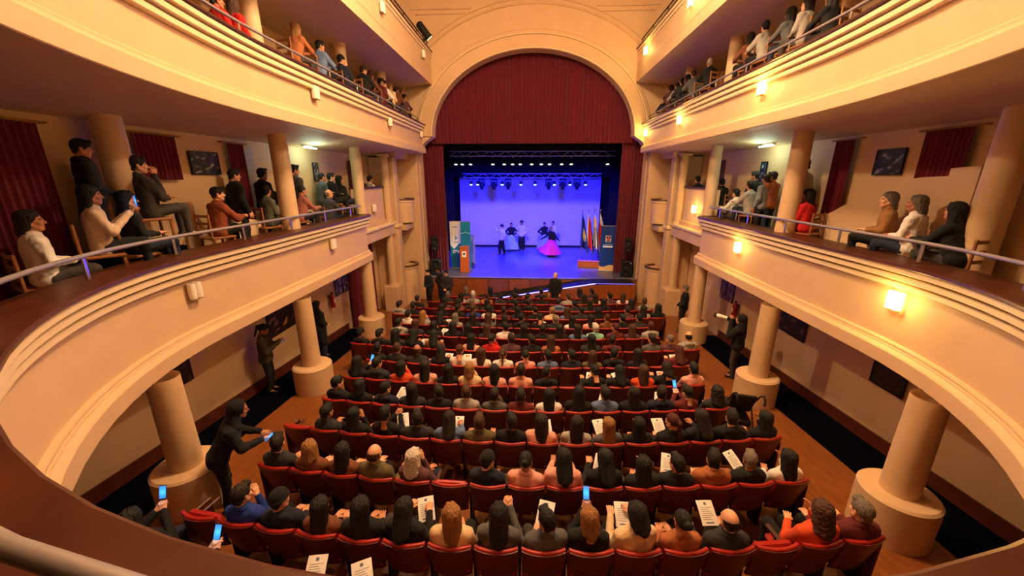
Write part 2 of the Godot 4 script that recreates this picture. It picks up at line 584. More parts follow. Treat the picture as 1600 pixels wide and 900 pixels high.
# ---------------------------------------------------------------- the boxes between balcony and stage
func build_boxes() -> void:
	for s in [-1, 1]:
		var side := "left" if s < 0 else "right"
		var w := struct("wall_stage_box_" + side, "cream wall of stage boxes on the %s between balcony and arch" % side)
		var bx := func(called: String, x0: float, x1: float, ya: float, yb: float, d0: float, d1: float, m: Material, bev := 0.012):
			part(called, box_mesh(V(s * (x0 + x1) * 0.5, (ya + yb) * 0.5, (d0 + d1) * 0.5), Vector3(absf(x1 - x0), yb - ya, d1 - d0), bev), m, w)
		bx.call("beam", 5.42, 6.3, 2.14, 2.5, 12.05, 15.25, M.cream)
		bx.call("beam_cornice", 5.36, 6.3, 2.5, 2.62, 12.05, 15.25, M.stripe, 0.03)
		bx.call("box_front", 5.62, 5.74, 2.62, 3.93, 12.2, 14.62, M.cream)
		bx.call("box_plinth", 5.52, 5.62, 2.62, 2.78, 12.2, 14.62, M.cream)
		bx.call("box_ledge", 5.56, 5.8, 3.93, 3.98, 12.2, 14.7, M.wood_cap)
		bx.call("box_deck", 5.74, 6.3, 2.62, 2.9, 12.2, 14.7, M.navy_carpet)
		bx.call("pilaster", 5.3, 6.3, -1.3, 5.12, 15.1, 15.5, M.cream, 0.03)
		bx.call("pilaster_cap", 5.25, 6.3, 2.36, 2.5, 15.04, 15.56, M.stripe, 0.02)
		bx.call("jamb", 4.82, 6.3, -1.3, 5.3, 16.62, 17.0, M.cream, 0.03)
		bx.call("lintel", 5.2, 6.3, 5.02, 5.3, 15.1, 16.9, M.cream, 0.02)
		bx.call("niche_back", 5.8, 6.3, -1.3, 5.0, 15.5, 16.62, M.cream)
		bx.call("niche_beam", 5.1, 5.85, 2.2, 2.42, 15.5, 16.62, M.cream)
		bx.call("niche_doorway", 5.74, 5.82, 3.5, 4.8, 15.75, 16.3, M.velvet)
		# two small rounded fronts, one over the other
		for k in 2:
			var ya := -1.2 if k == 0 else 2.5
			var yb := 0.62 if k == 0 else 3.4
			var st := tool()
			var c := V(s * 5.42, 0, 16.06)
			var a0 := PI / 2 if s > 0 else -PI / 2
			lathe(st, [Vector2(0.5, ya), Vector2(0.5, yb - 0.1), Vector2(0.53, yb - 0.08), Vector2(0.53, yb), Vector2(0.0, yb)], 20, c, a0, a0 + PI)
			part("curved_front", done(st), M.cream, w)
			st = tool()
			lathe(st, [Vector2(0.54, yb), Vector2(0.55, yb + 0.02), Vector2(0.54, yb + 0.06), Vector2(0.42, yb + 0.06), Vector2(0.42, yb)], 20, c, a0, a0 + PI)
			part("curved_ledge", done(st), M.wood_cap, w)
		# square pedestal and round column at ground, column above
		var t := thing("stage_box_column", "cream round column on a square pedestal under the %s stage box" % side, "column", V(s * 5.6, floor_y(14.8), 14.8))
		part("pedestal", box_mesh(Vector3(0, 0.52, 0), Vector3(0.6, 1.1, 0.6), 0.02), M.cream, t)
		part("shaft", lathe_mesh([Vector2(0.19, 1.06), Vector2(0.19, 1.12), Vector2(0.165, 1.15), Vector2(0.155, 3.15)], 28), M.cream, t)
		t = thing("stage_box_column", "slender cream round column at the corner of the %s stage box" % side, "column", V(s * 5.55, 2.62, 14.8))
		part("shaft", lathe_mesh([Vector2(0.18, 0), Vector2(0.18, 0.07), Vector2(0.155, 0.1), Vector2(0.145, 2.52)], 28), M.cream, t)
		part("capital", box_mesh(Vector3(0, 2.46, 0), Vector3(0.36, 0.08, 0.36), 0.01), M.cream, t)

# a pleated hanging from a to b (top edge), length down, folds outwards along n
func pleats(a: Vector3, b: Vector3, length: float, n: Vector3, folds: int, amp: float, sd: int, flare := 0.3) -> ArrayMesh:
	var st := tool()
	var r := RandomNumberGenerator.new()
	r.seed = sd
	var ph := []
	for i in folds + 2: ph.append([r.randf_range(0.6, 1.2), r.randf_range(-0.25, 0.25)])
	var per := 8
	var rows := 7
	var grid := []
	for j in rows + 1:
		var v := float(j) / rows
		var line := []
		for i in folds * per + 1:
			var u := float(i) / (folds * per)
			var f := i / per
			var w: float = amp * ph[f][0] * (1.0 - flare + flare * v)
			var o := w * sin(TAU * (float(i % per) / per)) * (1.0 + 0.25 * sin(v * 2.0 + f * 1.7))
			line.append(a.lerp(b, u) + n * o + Vector3.DOWN * length * v + (b - a).normalized() * ph[f][1] * amp * v)
		grid.append(line)
	st.set_smooth_group(1)
	for j in rows:
		for i in folds * per:
			quad(st, grid[j][i], grid[j][i + 1], grid[j + 1][i + 1], grid[j + 1][i])
	return done(st)

# ---------------------------------------------------------------- the stage
const STAGE_Y := -0.1

func build_stage_shell() -> void:
	var f := struct("floor_stage", "dark glossy stage floor lit blue")
	part("stage_deck", box_mesh(V(0, STAGE_Y - 0.05, 21.3), Vector3(13.0, 0.1, 8.8), 0.01), M.stage_floor, f)
	part("nosing", box_mesh(V(0, STAGE_Y - 0.02, 16.88), Vector3(9.7, 0.05, 0.06), 0.01), M.steel, f)
	var w := struct("wall_stage_front", "wooden panelled front of the stage")
	var x := -4.85
	var i := 0
	while x < 4.8:
		var ww := 0.96
		part("panel", box_mesh(V(x + ww * 0.5, -0.66, 16.93), Vector3(ww - 0.012, 1.02, 0.05), 0.008), M.stage_wood if i % 2 == 0 else M.stage_wood_dark, w)
		x += ww + 0.01
		i += 1
	part("backing", box_mesh(V(0, -0.66, 16.99), Vector3(9.8, 1.06, 0.04), 0.004), M.black_cloth, w)
	var b := struct("wall_stage_rear", "black walls of the stage house")
	part("rear", box_mesh(V(0, 4, 25.8), Vector3(13.6, 14, 0.2), 0.01), M.black_cloth, b)
	part("side", box_mesh(V(-6.7, 4, 21.6), Vector3(0.2, 14, 8.5), 0.01), M.black_cloth, b)
	part("side", box_mesh(V(6.7, 4, 21.6), Vector3(0.2, 14, 8.5), 0.01), M.black_cloth, b)
	part("roof", box_mesh(V(0, 11, 21.6), Vector3(13.6, 0.2, 8.6), 0.01), M.black_cloth, b)
	# drapes
	var t := thing("stage_curtain_valance", "dark red pleated velvet valance filling the top of the arch", "curtain", V(0, 5.72, 17.75))
	part("cloth", pleats(V(-4.95, 3.9, 0), V(4.95, 3.9, 0), 3.9, V(0, 0, -1), 58, 0.055, 4, 0.15), M.velvet, t)
	for s in [-1, 1]:
		var side := "left" if s < 0 else "right"
		t = thing("stage_side_curtain", "dark red velvet curtain hanging at the %s of the stage" % side, "curtain", V(s * 4.5, STAGE_Y, 17.95))
		part("cloth", pleats(V(-0.55, 6.3, 0), V(0.55, 6.3, 0), 6.28, V(0, 0, -1), 8, 0.07, 7 + s), M.velvet, t)
		for k in 2:
			t = thing("black_wing_drape", "black masking cloth hanging at the %s wing, %s" % [side, ["behind the red curtain", "beside the blue backdrop"][k]], "curtain", V(s * (5.3 - k * 0.15), STAGE_Y, 19.6 + 3.6 * k))
			part("cloth", pleats(V(-0.85 + (0.0 if s < 0 else 0.28), 7.5, 0), V(0.85 - (0.0 if s > 0 else 0.28), 7.5, 0), 7.46, V(0, 0, -1), 9, 0.06, 20 + s + k), M.black_cloth, t)
	t = thing("black_top_drape", "black cloth border hanging across the top of the stage behind the valance", "curtain", V(0, 5.55, 19.2))
	part("cloth", pleats(V(-6.0, 3.2, 0), V(6.0, 3.2, 0), 3.2, V(0, 0, -1), 40, 0.04, 31), M.black_cloth, t)
	t = thing("black_top_drape", "black cloth border hanging above the blue backdrop", "curtain", V(0, 4.3, 24.0))
	part("cloth", pleats(V(-6.0, 4.0, 0), V(6.0, 4.0, 0), 4.0, V(0, 0, -1), 40, 0.04, 32), M.black_cloth, t)
	t = thing("backdrop_screen", "white backdrop cloth at the rear of the stage washed in blue light", "backdrop", V(0, STAGE_Y, 25.0))
	part("cloth", box_mesh(Vector3(-0.1, 2.35, 0), Vector3(8.95, 4.5, 0.03), 0.005), M.screen_cloth, t)
	part("hem", box_mesh(Vector3(-0.1, 0.05, 0.02), Vector3(9.0, 0.1, 0.06), 0.01), M.black_cloth, t)

# a ramp along the stage front with a lit edge
func build_ramp() -> void:
	var t := thing("stage_ramp", "dark access ramp with wooden side and glowing blue edge rising to the stage", "ramp", V(0, 0, 0))
	var y_of := func(x: float) -> float: return lerpf(-0.98, -0.1, clampf((x + 2.4) / 5.2, 0, 1))
	var st := tool()
	var prof := [-2.4, 2.8, 4.5]
	for i in 2:
		var a: float = prof[i]
		var b: float = prof[i + 1]
		quad(st, V(a, y_of.call(a), 16.88), V(b, y_of.call(b), 16.88), V(b, y_of.call(b), 15.9), V(a, y_of.call(a), 15.9))
	part("ramp_deck", done(st), M.black_carpet, t)
	var x := -2.0
	while x < 4.45:
		var x2 := minf(x + 0.9, 4.5)
		st = tool()
		var fy := floor_y(15.9) - 0.02
		slab(st, [Vector2(x + 0.004, fy), Vector2(x2 - 0.004, fy), Vector2(x2 - 0.004, y_of.call(x2) - 0.01), Vector2(x + 0.004, y_of.call(x) - 0.01)], V(0, 0, 15.88), Vector3.RIGHT, Vector3.UP, V(0, 0, 0.03))
		part("side_panel", done(st), M.stage_wood, t)
		x = x2
	st = tool()
	slab(st, [Vector2(15.88, floor_y(15.9)), Vector2(16.9, floor_y(16.9)), Vector2(16.9, -0.1), Vector2(15.88, -0.1)], Vector3(4.5, 0, 0), Vector3(0, 0, -1), Vector3.UP, Vector3(0.03, 0, 0))
	part("end_panel", done(st), M.stage_wood_dark, t)
	part("edge_light", tube_mesh([V(-2.3, y_of.call(-2.3) + 0.025, 15.87), V(2.8, -0.075, 15.87)], 0.022, 8), M.led_blue, t, Transform3D.IDENTITY, "glowing blue white strip light")
	part("edge_light", tube_mesh([V(2.8, -0.075, 15.87), V(4.45, -0.075, 15.87)], 0.018, 8), M.led_dim, t)
	for k in 3:
		omni(t, V(-1.6 + k * 1.7, y_of.call(-1.6 + k * 1.7) + 0.1, 15.8), Color(0.5, 0.5, 1.0), 0.12, 0.1)

# ---------------------------------------------------------------- figures: distance fields meshed as surface nets
class Fld:
	var o: Vector3
	var c: float
	var nx: int
	var ny: int
	var nz: int
	var d := PackedFloat32Array()

	func _init(lo: Vector3, hi: Vector3, cell: float):
		o = lo
		c = cell
		nx = int(ceil((hi.x - lo.x) / c)) + 1
		ny = int(ceil((hi.y - lo.y) / c)) + 1
		nz = int(ceil((hi.z - lo.z) / c)) + 1
		d.resize(nx * ny * nz)
		d.fill(1.0)

	# tapered capsule joined smoothly
	func cap(a: Vector3, b: Vector3, ra: float, rb: float, k := 0.03) -> void:
		var m := maxf(ra, rb) + k + c * 2.0
		var x0 := clampi(int((minf(a.x, b.x) - m - o.x) / c), 0, nx)
		var x1 := clampi(int((maxf(a.x, b.x) + m - o.x) / c) + 1, 0, nx)
		var y0 := clampi(int((minf(a.y, b.y) - m - o.y) / c), 0, ny)
		var y1 := clampi(int((maxf(a.y, b.y) + m - o.y) / c) + 1, 0, ny)
		var z0 := clampi(int((minf(a.z, b.z) - m - o.z) / c), 0, nz)
		var z1 := clampi(int((maxf(a.z, b.z) + m - o.z) / c) + 1, 0, nz)
		var ab := b - a
		var inv := 1.0 / maxf(ab.length_squared(), 1e-9)
		var dr := rb - ra
		var q := 0.25 / k
		for z in range(z0, z1):
			for y in range(y0, y1):
				var i := (z * ny + y) * nx + x0
				var p := Vector3(o.x + x0 * c, o.y + y * c, o.z + z * c) - a
				for x in range(x0, x1):
					var t := clampf(p.dot(ab) * inv, 0.0, 1.0)
					var v := (p - ab * t).length() - ra - dr * t
					var e := d[i]
					var h := k - absf(v - e)
					d[i] = minf(v, e) - (h * h * q if h > 0.0 else 0.0)
					p.x += c
					i += 1

	func ell(ce: Vector3, r: Vector3, k := 0.03) -> void:
		var m := k + c * 2.0
		var mr := minf(r.x, minf(r.y, r.z))
		var x0 := clampi(int((ce.x - r.x - m - o.x) / c), 0, nx)
		var x1 := clampi(int((ce.x + r.x + m - o.x) / c) + 1, 0, nx)
		var y0 := clampi(int((ce.y - r.y - m - o.y) / c), 0, ny)
		var y1 := clampi(int((ce.y + r.y + m - o.y) / c) + 1, 0, ny)
		var z0 := clampi(int((ce.z - r.z - m - o.z) / c), 0, nz)
		var z1 := clampi(int((ce.z + r.z + m - o.z) / c) + 1, 0, nz)
		var q := 0.25 / k
		for z in range(z0, z1):
			for y in range(y0, y1):
				var i := (z * ny + y) * nx + x0
				var p := (Vector3(o.x + x0 * c, o.y + y * c, o.z + z * c) - ce) / r
				var dx := c / r.x
				for x in range(x0, x1):
					var v := (p.length() - 1.0) * mr
					var e := d[i]
					var h := k - absf(v - e)
					d[i] = minf(v, e) - (h * h * q if h > 0.0 else 0.0)
					p.x += dx
					i += 1

	# keep only the side where n.p < off
	func cut(n: Vector3, off: float) -> void:
		for z in nz:
			for y in ny:
				var i := (z * ny + y) * nx
				for x in nx:
					var v := n.dot(Vector3(o.x + x * c, o.y + y * c, o.z + z * c)) - off
					if v > d[i]: d[i] = v
					i += 1

	func ripple(n: FastNoiseLite, s: Vector3, amp: float) -> void:
		var lim := amp * 2.0 + c * 2.0
		for z in nz:
			for y in ny:
				var i := (z * ny + y) * nx
				for x in nx:
					if absf(d[i]) < lim:
						d[i] += amp * n.get_noise_3d((o.x + x * c) * s.x, (o.y + y * c) * s.y, (o.z + z * c) * s.z)
					i += 1

	# [positions, normals, indices]
	func net() -> Array:
		var vid := PackedInt32Array()
		vid.resize(d.size())
		vid.fill(-1)
		var P := PackedVector3Array()
		var N := PackedVector3Array()
		var I := PackedInt32Array()
		var sy := nx
		var sz := nx * ny
		var lim := c * 2.2
		for z in nz - 1:
			for y in ny - 1:
				var i := (z * ny + y) * nx
				for x in nx - 1:
					var v0 := d[i]
					if absf(v0) < lim:
						var v1 := d[i + 1]
						var v2 := d[i + sy]
						var v3 := d[i + sy + 1]
						var v4 := d[i + sz]
						var v5 := d[i + sz + 1]
						var v6 := d[i + sz + sy]
						var v7 := d[i + sz + sy + 1]
						var s := int(v0 < 0) + int(v1 < 0) + int(v2 < 0) + int(v3 < 0) + int(v4 < 0) + int(v5 < 0) + int(v6 < 0) + int(v7 < 0)
						if s > 0 and s < 8:
							var a := Vector3.ZERO
							var n := 0
							if (v0 < 0) != (v1 < 0): a += Vector3(v0 / (v0 - v1), 0, 0); n += 1
							if (v2 < 0) != (v3 < 0): a += Vector3(v2 / (v2 - v3), 1, 0); n += 1
							if (v4 < 0) != (v5 < 0): a += Vector3(v4 / (v4 - v5), 0, 1); n += 1
							if (v6 < 0) != (v7 < 0): a += Vector3(v6 / (v6 - v7), 1, 1); n += 1
							if (v0 < 0) != (v2 < 0): a += Vector3(0, v0 / (v0 - v2), 0); n += 1
							if (v1 < 0) != (v3 < 0): a += Vector3(1, v1 / (v1 - v3), 0); n += 1
							if (v4 < 0) != (v6 < 0): a += Vector3(0, v4 / (v4 - v6), 1); n += 1
							if (v5 < 0) != (v7 < 0): a += Vector3(1, v5 / (v5 - v7), 1); n += 1
							if (v0 < 0) != (v4 < 0): a += Vector3(0, 0, v0 / (v0 - v4)); n += 1
							if (v1 < 0) != (v5 < 0): a += Vector3(1, 0, v1 / (v1 - v5)); n += 1
							if (v2 < 0) != (v6 < 0): a += Vector3(0, 1, v2 / (v2 - v6)); n += 1
							if (v3 < 0) != (v7 < 0): a += Vector3(1, 1, v3 / (v3 - v7)); n += 1
							vid[i] = P.size()
							P.append(o + (Vector3(x, y, z) + a / n) * c)
							N.append(Vector3(v1 + v3 + v5 + v7 - v0 - v2 - v4 - v6, v2 + v3 + v6 + v7 - v0 - v1 - v4 - v5, v4 + v5 + v6 + v7 - v0 - v1 - v2 - v3).normalized())
							var neg := v0 < 0
							if x > 0 and y > 0 and z > 0:
								if neg != (v1 < 0):
									_q(I, vid[i], vid[i - sy], vid[i - sy - sz], vid[i - sz], neg)
								if neg != (v2 < 0):
									_q(I, vid[i], vid[i - sz], vid[i - sz - 1], vid[i - 1], neg)
								if neg != (v4 < 0):
									_q(I, vid[i], vid[i - 1], vid[i - 1 - sy], vid[i - sy], neg)
					i += 1
		return [P, N, I]

	func _q(I: PackedInt32Array, a: int, b: int, e: int, f: int, flip: bool) -> void:
		if a < 0 or b < 0 or e < 0 or f < 0: return
		if not flip: I.append_array([a, b, e, a, e, f])
		else: I.append_array([a, e, b, a, f, e])

# gathers nets (with transforms and colours) into one mesh
class Gather:
	var P := PackedVector3Array()
	var N := PackedVector3Array()
	var C := PackedColorArray()
	var I := PackedInt32Array()
	func add(net: Array, xf: Transform3D, cols = null) -> void:
		var b := P.size()
		var flip := xf.basis.determinant() < 0
		var nb := xf.basis.orthonormalized() if not flip else xf.basis
		for i in net[0].size():
			P.append(xf * net[0][i])
			N.append((nb * net[1][i]).normalized())
		if cols == null:
			var w := PackedColorArray()
			w.resize(net[0].size())
			w.fill(Color.WHITE)
			C.append_array(w)
		else:
			C.append_array(cols)
		var ix: PackedInt32Array = net[2]
		for i in range(0, ix.size(), 3):
			I.append(b + ix[i])
			I.append(b + ix[i + (2 if flip else 1)])
			I.append(b + ix[i + (1 if flip else 2)])
	func mesh() -> ArrayMesh:
		var a := []
		a.resize(Mesh.ARRAY_MAX)
		a[Mesh.ARRAY_VERTEX] = P
		a[Mesh.ARRAY_NORMAL] = N
		a[Mesh.ARRAY_COLOR] = C
		a[Mesh.ARRAY_INDEX] = I
		var m := ArrayMesh.new()
		m.add_surface_from_arrays(Mesh.PRIMITIVE_TRIANGLES, a)
		return m

var head_nets := {}
var hand_nets := {}
var hair_meshes := {}
var fold_noise := FastNoiseLite.new()
var strand_noise := FastNoiseLite.new()
var poses := {}

func net_mesh(net: Array, cols = null) -> ArrayMesh:
	var g := Gather.new()
	g.add(net, Transform3D.IDENTITY, cols)
	return g.mesh()

# head: origin mid skull, face to -z
func make_heads() -> void:
	for kind in ["man", "woman"]:
		var w := 1.0 if kind == "man" else 0.93
		var f := Fld.new(Vector3(-0.12, -0.24, -0.145), Vector3(0.12, 0.14, 0.13), 0.0055)
		f.ell(Vector3(0, 0.025, 0.012), Vector3(0.078, 0.098, 0.1), 0.02)
		f.ell(Vector3(0, -0.045, -0.032), Vector3(0.062 * w, 0.072, 0.062), 0.03)
		f.cap(Vector3(-0.016 * w, -0.102, -0.07), Vector3(0.016 * w, -0.102, -0.07), 0.019, 0.019, 0.03)
		f.cap(Vector3(0, 0.008, -0.09), Vector3(0, -0.03, -0.112), 0.008, 0.012, 0.012)
		for s in [-1, 1]:
			f.cap(Vector3(s * 0.017, 0.02, -0.09), Vector3(s * 0.048, 0.018, -0.077), 0.0085, 0.008, 0.014)
			f.ell(Vector3(s * 0.032, 0.0, -0.079), Vector3(0.014, 0.01, 0.011), 0.006)
			f.ell(Vector3(s * 0.042, -0.032, -0.068), Vector3(0.02, 0.018, 0.018), 0.02)
			f.ell(Vector3(s * 0.08, -0.008, 0.012), Vector3(0.011, 0.031, 0.019), 0.01)
			f.cap(Vector3(s * 0.009, -0.036, -0.1), Vector3(s * 0.012, -0.037, -0.098), 0.008, 0.007, 0.008)
			f.cap(Vector3(s * 0.06 * w, -0.06, 0.0), Vector3(s * 0.02, -0.1, -0.05), 0.02, 0.02, 0.03)
		f.cap(Vector3(-0.02, -0.063, -0.09), Vector3(0.02, -0.063, -0.09), 0.007, 0.007, 0.008)
		f.cap(Vector3(-0.015, -0.074, -0.088), Vector3(0.015, -0.074, -0.088), 0.0075, 0.0075, 0.008)
		f.cap(Vector3(0, -0.07, 0.025), Vector3(0, -0.23, 0.035), 0.052 * w, 0.058 * w, 0.03)
		var n := f.net()
		var cols := PackedColorArray()
		for p: Vector3 in n[0]:
			var c := Color(1, 1, 1)
			var q := Vector3(absf(p.x), p.y, p.z)
			var e := Vector2(q.x - 0.032, q.y)
			if p.z < -0.07:
				if e.length() < 0.0065: c = Color(0.08, 0.05, 0.04)
				elif Vector2(e.x / 0.014, e.y / 0.008).length() < 1.0: c = Color(1.1, 1.2, 1.3)
				elif q.x > 0.014 and q.x < 0.052 and absf(q.y - 0.023) < 0.006: c = Color(0.2, 0.14, 0.11)
				elif q.x < 0.026 and p.y < -0.056 and p.y > -0.082 and p.z < -0.086: c = Color(0.82, 0.5, 0.48)
			cols.append(c)
		head_nets[kind] = [n, cols]

# left hand: wrist at origin, fingers to -z, palm down, thumb to +x
func make_hands() -> void:
	for kind in ["rest", "grip"]:
		var curl := 0.35 if kind == "rest" else 1.05
		var f := Fld.new(Vector3(-0.07, -0.1, -0.2), Vector3(0.09, 0.04, 0.05), 0.0045)
		f.cap(Vector3(0, 0, 0.03), Vector3(0, 0, -0.02), 0.026, 0.025, 0.02)
		for k in 4:
			var x := -0.03 + 0.02 * k
			f.cap(Vector3(x * 0.6, 0, -0.02), Vector3(x, 0, -0.088), 0.014, 0.0125, 0.012)
		var ln := [0.056, 0.07, 0.076, 0.068]
		for k in 4:
			var x := -0.032 + 0.0213 * k
			var p := Vector3(x, 0.0, -0.09)
			var a := 0.1
			var l: float = ln[k]
			for j in 3:
				a += curl * (0.7 if j == 0 else 1.0) * 0.6
				var seg: float = l * [0.45, 0.32, 0.23][j]
				var q := p + Vector3(x * 0.06, -sin(a) * seg, -cos(a) * seg)
				f.cap(p, q, 0.0092 - j * 0.0005, 0.0088 - j * 0.0006, 0.004)
				p = q
		f.cap(Vector3(0.025, -0.002, -0.03), Vector3(0.048, -0.014, -0.06), 0.013, 0.011, 0.012)
		f.cap(Vector3(0.048, -0.014, -0.06), Vector3(0.046, -0.028, -0.096), 0.0105, 0.0088, 0.006)
		hand_nets[kind] = f.net()

func make_hair() -> void:
	strand_noise.seed = 9
	strand_noise.frequency = 1.0
	var sk := Vector3(0.086, 0.104, 0.109)
	for kind in ["short", "crop", "long", "bob", "tail", "bun", "bald", "curly", "beanie", "hat", "hood"]:
		var f := Fld.new(Vector3(-0.2, -0.36, -0.17), Vector3(0.2, 0.22, 0.22), 0.008)
		match kind:
			"short":
				f.ell(Vector3(0, 0.034, 0.018), sk * 1.02, 0.02)
				f.cap(Vector3(-0.03, 0.105, -0.07), Vector3(0.03, 0.105, -0.07), 0.026, 0.03, 0.03)
				f.cut(Vector3(0, -0.62, -0.78), 0.035)
				f.cap(Vector3(-0.04, -0.06, 0.075), Vector3(0.04, -0.06, 0.075), 0.026, 0.026, 0.03)
			"crop":
				f.ell(Vector3(0, 0.03, 0.017), sk * 0.97, 0.02)
				f.cut(Vector3(0, -0.7, -0.71), 0.025)
				f.cap(Vector3(-0.04, -0.05, 0.072), Vector3(0.04, -0.05, 0.072), 0.022, 0.022, 0.03)
			"bald":
				f.ell(Vector3(0, 0.02, 0.017), sk * 1.0, 0.02)
				f.cut(Vector3(0, -0.35, -0.94), 0.01)
				f.cut(Vector3(0, 0.93, -0.37), 0.02)
				f.cut(Vector3(0, -1, 0), 0.075)
				f.cap(Vector3(-0.05, -0.03, 0.075), Vector3(0.05, -0.03, 0.075), 0.026, 0.026, 0.03)
			"hat":
				f.ell(Vector3(0, 0.085, 0.005), Vector3(0.098, 0.075, 0.11), 0.01)
				f.cut(Vector3(0, -1, 0), -0.05)
				f.ell(Vector3(0, 0.058, 0.0), Vector3(0.185, 0.014, 0.16), 0.012)
			"beanie":
				f.ell(Vector3(0, 0.05, 0.012), Vector3(0.094, 0.108, 0.112), 0.02)
				f.cut(Vector3(0, -0.9, -0.43), -0.025)
				for k in 14:
					var a := TAU * k / 14
					var b := TAU * (k + 1) / 14
					f.cap(Vector3(0.088 * sin(a), 0.035 + 0.02 * -cos(a), 0.012 + 0.106 * cos(a)), Vector3(0.088 * sin(b), 0.035 + 0.02 * -cos(b), 0.012 + 0.106 * cos(b)), 0.016, 0.016, 0.01)
			"hood":
				f.ell(Vector3(0, 0.035, 0.03), Vector3(0.115, 0.125, 0.13), 0.02)
				f.cut(Vector3(0, -0.1, -1.0), 0.05)
				f.cap(Vector3(-0.06, -0.1, 0.05), Vector3(-0.1, -0.22, 0.04), 0.06, 0.08, 0.04)
				f.cap(Vector3(0.06, -0.1, 0.05), Vector3(0.1, -0.22, 0.04), 0.06, 0.08, 0.04)
				f.cap(Vector3(0, -0.05, 0.09), Vector3(0, -0.22, 0.09), 0.07, 0.09, 0.04)
			_:
				f.ell(Vector3(0, 0.036, 0.018), sk * 1.01, 0.02)
				f.cut(Vector3(0, -0.66, -0.75), 0.02)
				var L := -0.27 if kind == "long" else -0.14
				if kind in ["long", "bob", "curly"]:
					if kind == "curly": L = -0.2
					var wd := 0.012 if kind == "curly" else 0.0
					f.cap(Vector3(0, 0.04, 0.06), Vector3(0, L, 0.1), 0.07, 0.055 + wd, 0.04)
					for s in [-1, 1]:
						f.cap(Vector3(s * 0.045, 0.05, 0.03), Vector3(s * 0.062, L + 0.02, 0.075), 0.055, 0.038 + wd, 0.03)
						f.cap(Vector3(s * 0.066, 0.06, 0.0), Vector3(s * 0.082, -0.08 if kind != "long" else -0.16, 0.035), 0.022, 0.024 + wd, 0.03)
						f.cap(Vector3(s * 0.03, 0.108, -0.045), Vector3(s * 0.078, 0.02, -0.02), 0.018, 0.012, 0.02)
				elif kind == "tail":
					f.cap(Vector3(0, 0.055, 0.11), Vector3(0, 0.03, 0.145), 0.028, 0.03, 0.02)
					f.cap(Vector3(0, 0.03, 0.145), Vector3(0, -0.22, 0.135), 0.032, 0.018, 0.02)
				elif kind == "bun":
					f.ell(Vector3(0, 0.055, 0.135), Vector3(0.048, 0.045, 0.042), 0.015)
		if kind in ["curly"]: f.ripple(strand_noise, Vector3(26, 26, 26), 0.014)
		elif kind not in ["hat", "beanie", "hood"]: f.ripple(strand_noise, Vector3(48, 7, 48), 0.012 if kind in ["long", "bob"] else 0.008)
		var n := f.net()
		hair_meshes[kind] = net_mesh(n)

# ---- a pose: joints in metres, facing -z, origin on the floor under the hips
func seat_pose(lean := 0.12, hy := 0.0, hp := 0.1, arms := "lap", knee := 0.0) -> Dictionary:
	var J := {"seated": true}
	J.pel = Vector3(0, 0.46, 0.02)
	var tl := 0.43
	J.che = J.pel + Vector3(0, cos(lean), sin(lean)) * tl
	J.nek = J.che + Vector3(0, 0.13, 0.02 * signf(lean))
	J.hed = Transform3D(Basis(Vector3.UP, hy) * Basis(Vector3.RIGHT, -hp), J.nek + Vector3(0, 0.145, -0.035))
	for s in [-1, 1]:
		var k := "L" if s < 0 else "R"
		var sh: Vector3 = J.che + Vector3(s * 0.168, 0.022, 0.0)
		J["sh" + k] = sh
		J["hp" + k] = J.pel + Vector3(s * 0.09, -0.01, -0.02)
		J["kn" + k] = Vector3(s * (0.11 + knee * 0.2), 0.5, -0.4)
		J["an" + k] = Vector3(s * 0.12, 0.09, -0.4 - knee * 0.2)
		match arms:
			"lap":
				J["el" + k] = sh + Vector3(s * 0.045, -0.25, -0.05)
				J["wr" + k] = Vector3(s * 0.08, 0.64, -0.24)
			"fold":
				J["el" + k] = sh + Vector3(s * 0.06, -0.26, -0.1)
				J["wr" + k] = sh + Vector3(-s * 0.1, -0.25, -0.3)
			"read":
				J["el" + k] = sh + Vector3(s * 0.08, -0.26, -0.06)
				J["wr" + k] = Vector3(s * 0.13, 0.78, -0.32)
			"phone":
				J["el" + k] = sh + Vector3(s * 0.06, -0.24, -0.12)
				J["wr" + k] = J.che + Vector3(0.03 + s * 0.045, 0.02, -0.36)
			"face":
				J["el" + k] = sh + Vector3(s * 0.04, -0.24, -0.14)
				J["wr" + k] = (J.che + Vector3(0.06, 0.12, -0.16)) if s > 0 else Vector3(0.0, 0.66, -0.26)
			"rail":
				J["el" + k] = sh + Vector3(s * 0.1, -0.22, -0.16)
				J["wr" + k] = J.che + Vector3(s * 0.06, -0.18, -0.42)
			"wide":
				J["el" + k] = sh + Vector3(s * 0.07, -0.24, -0.02)
				J["wr" + k] = Vector3(s * 0.2, 0.66, -0.26)
	return J

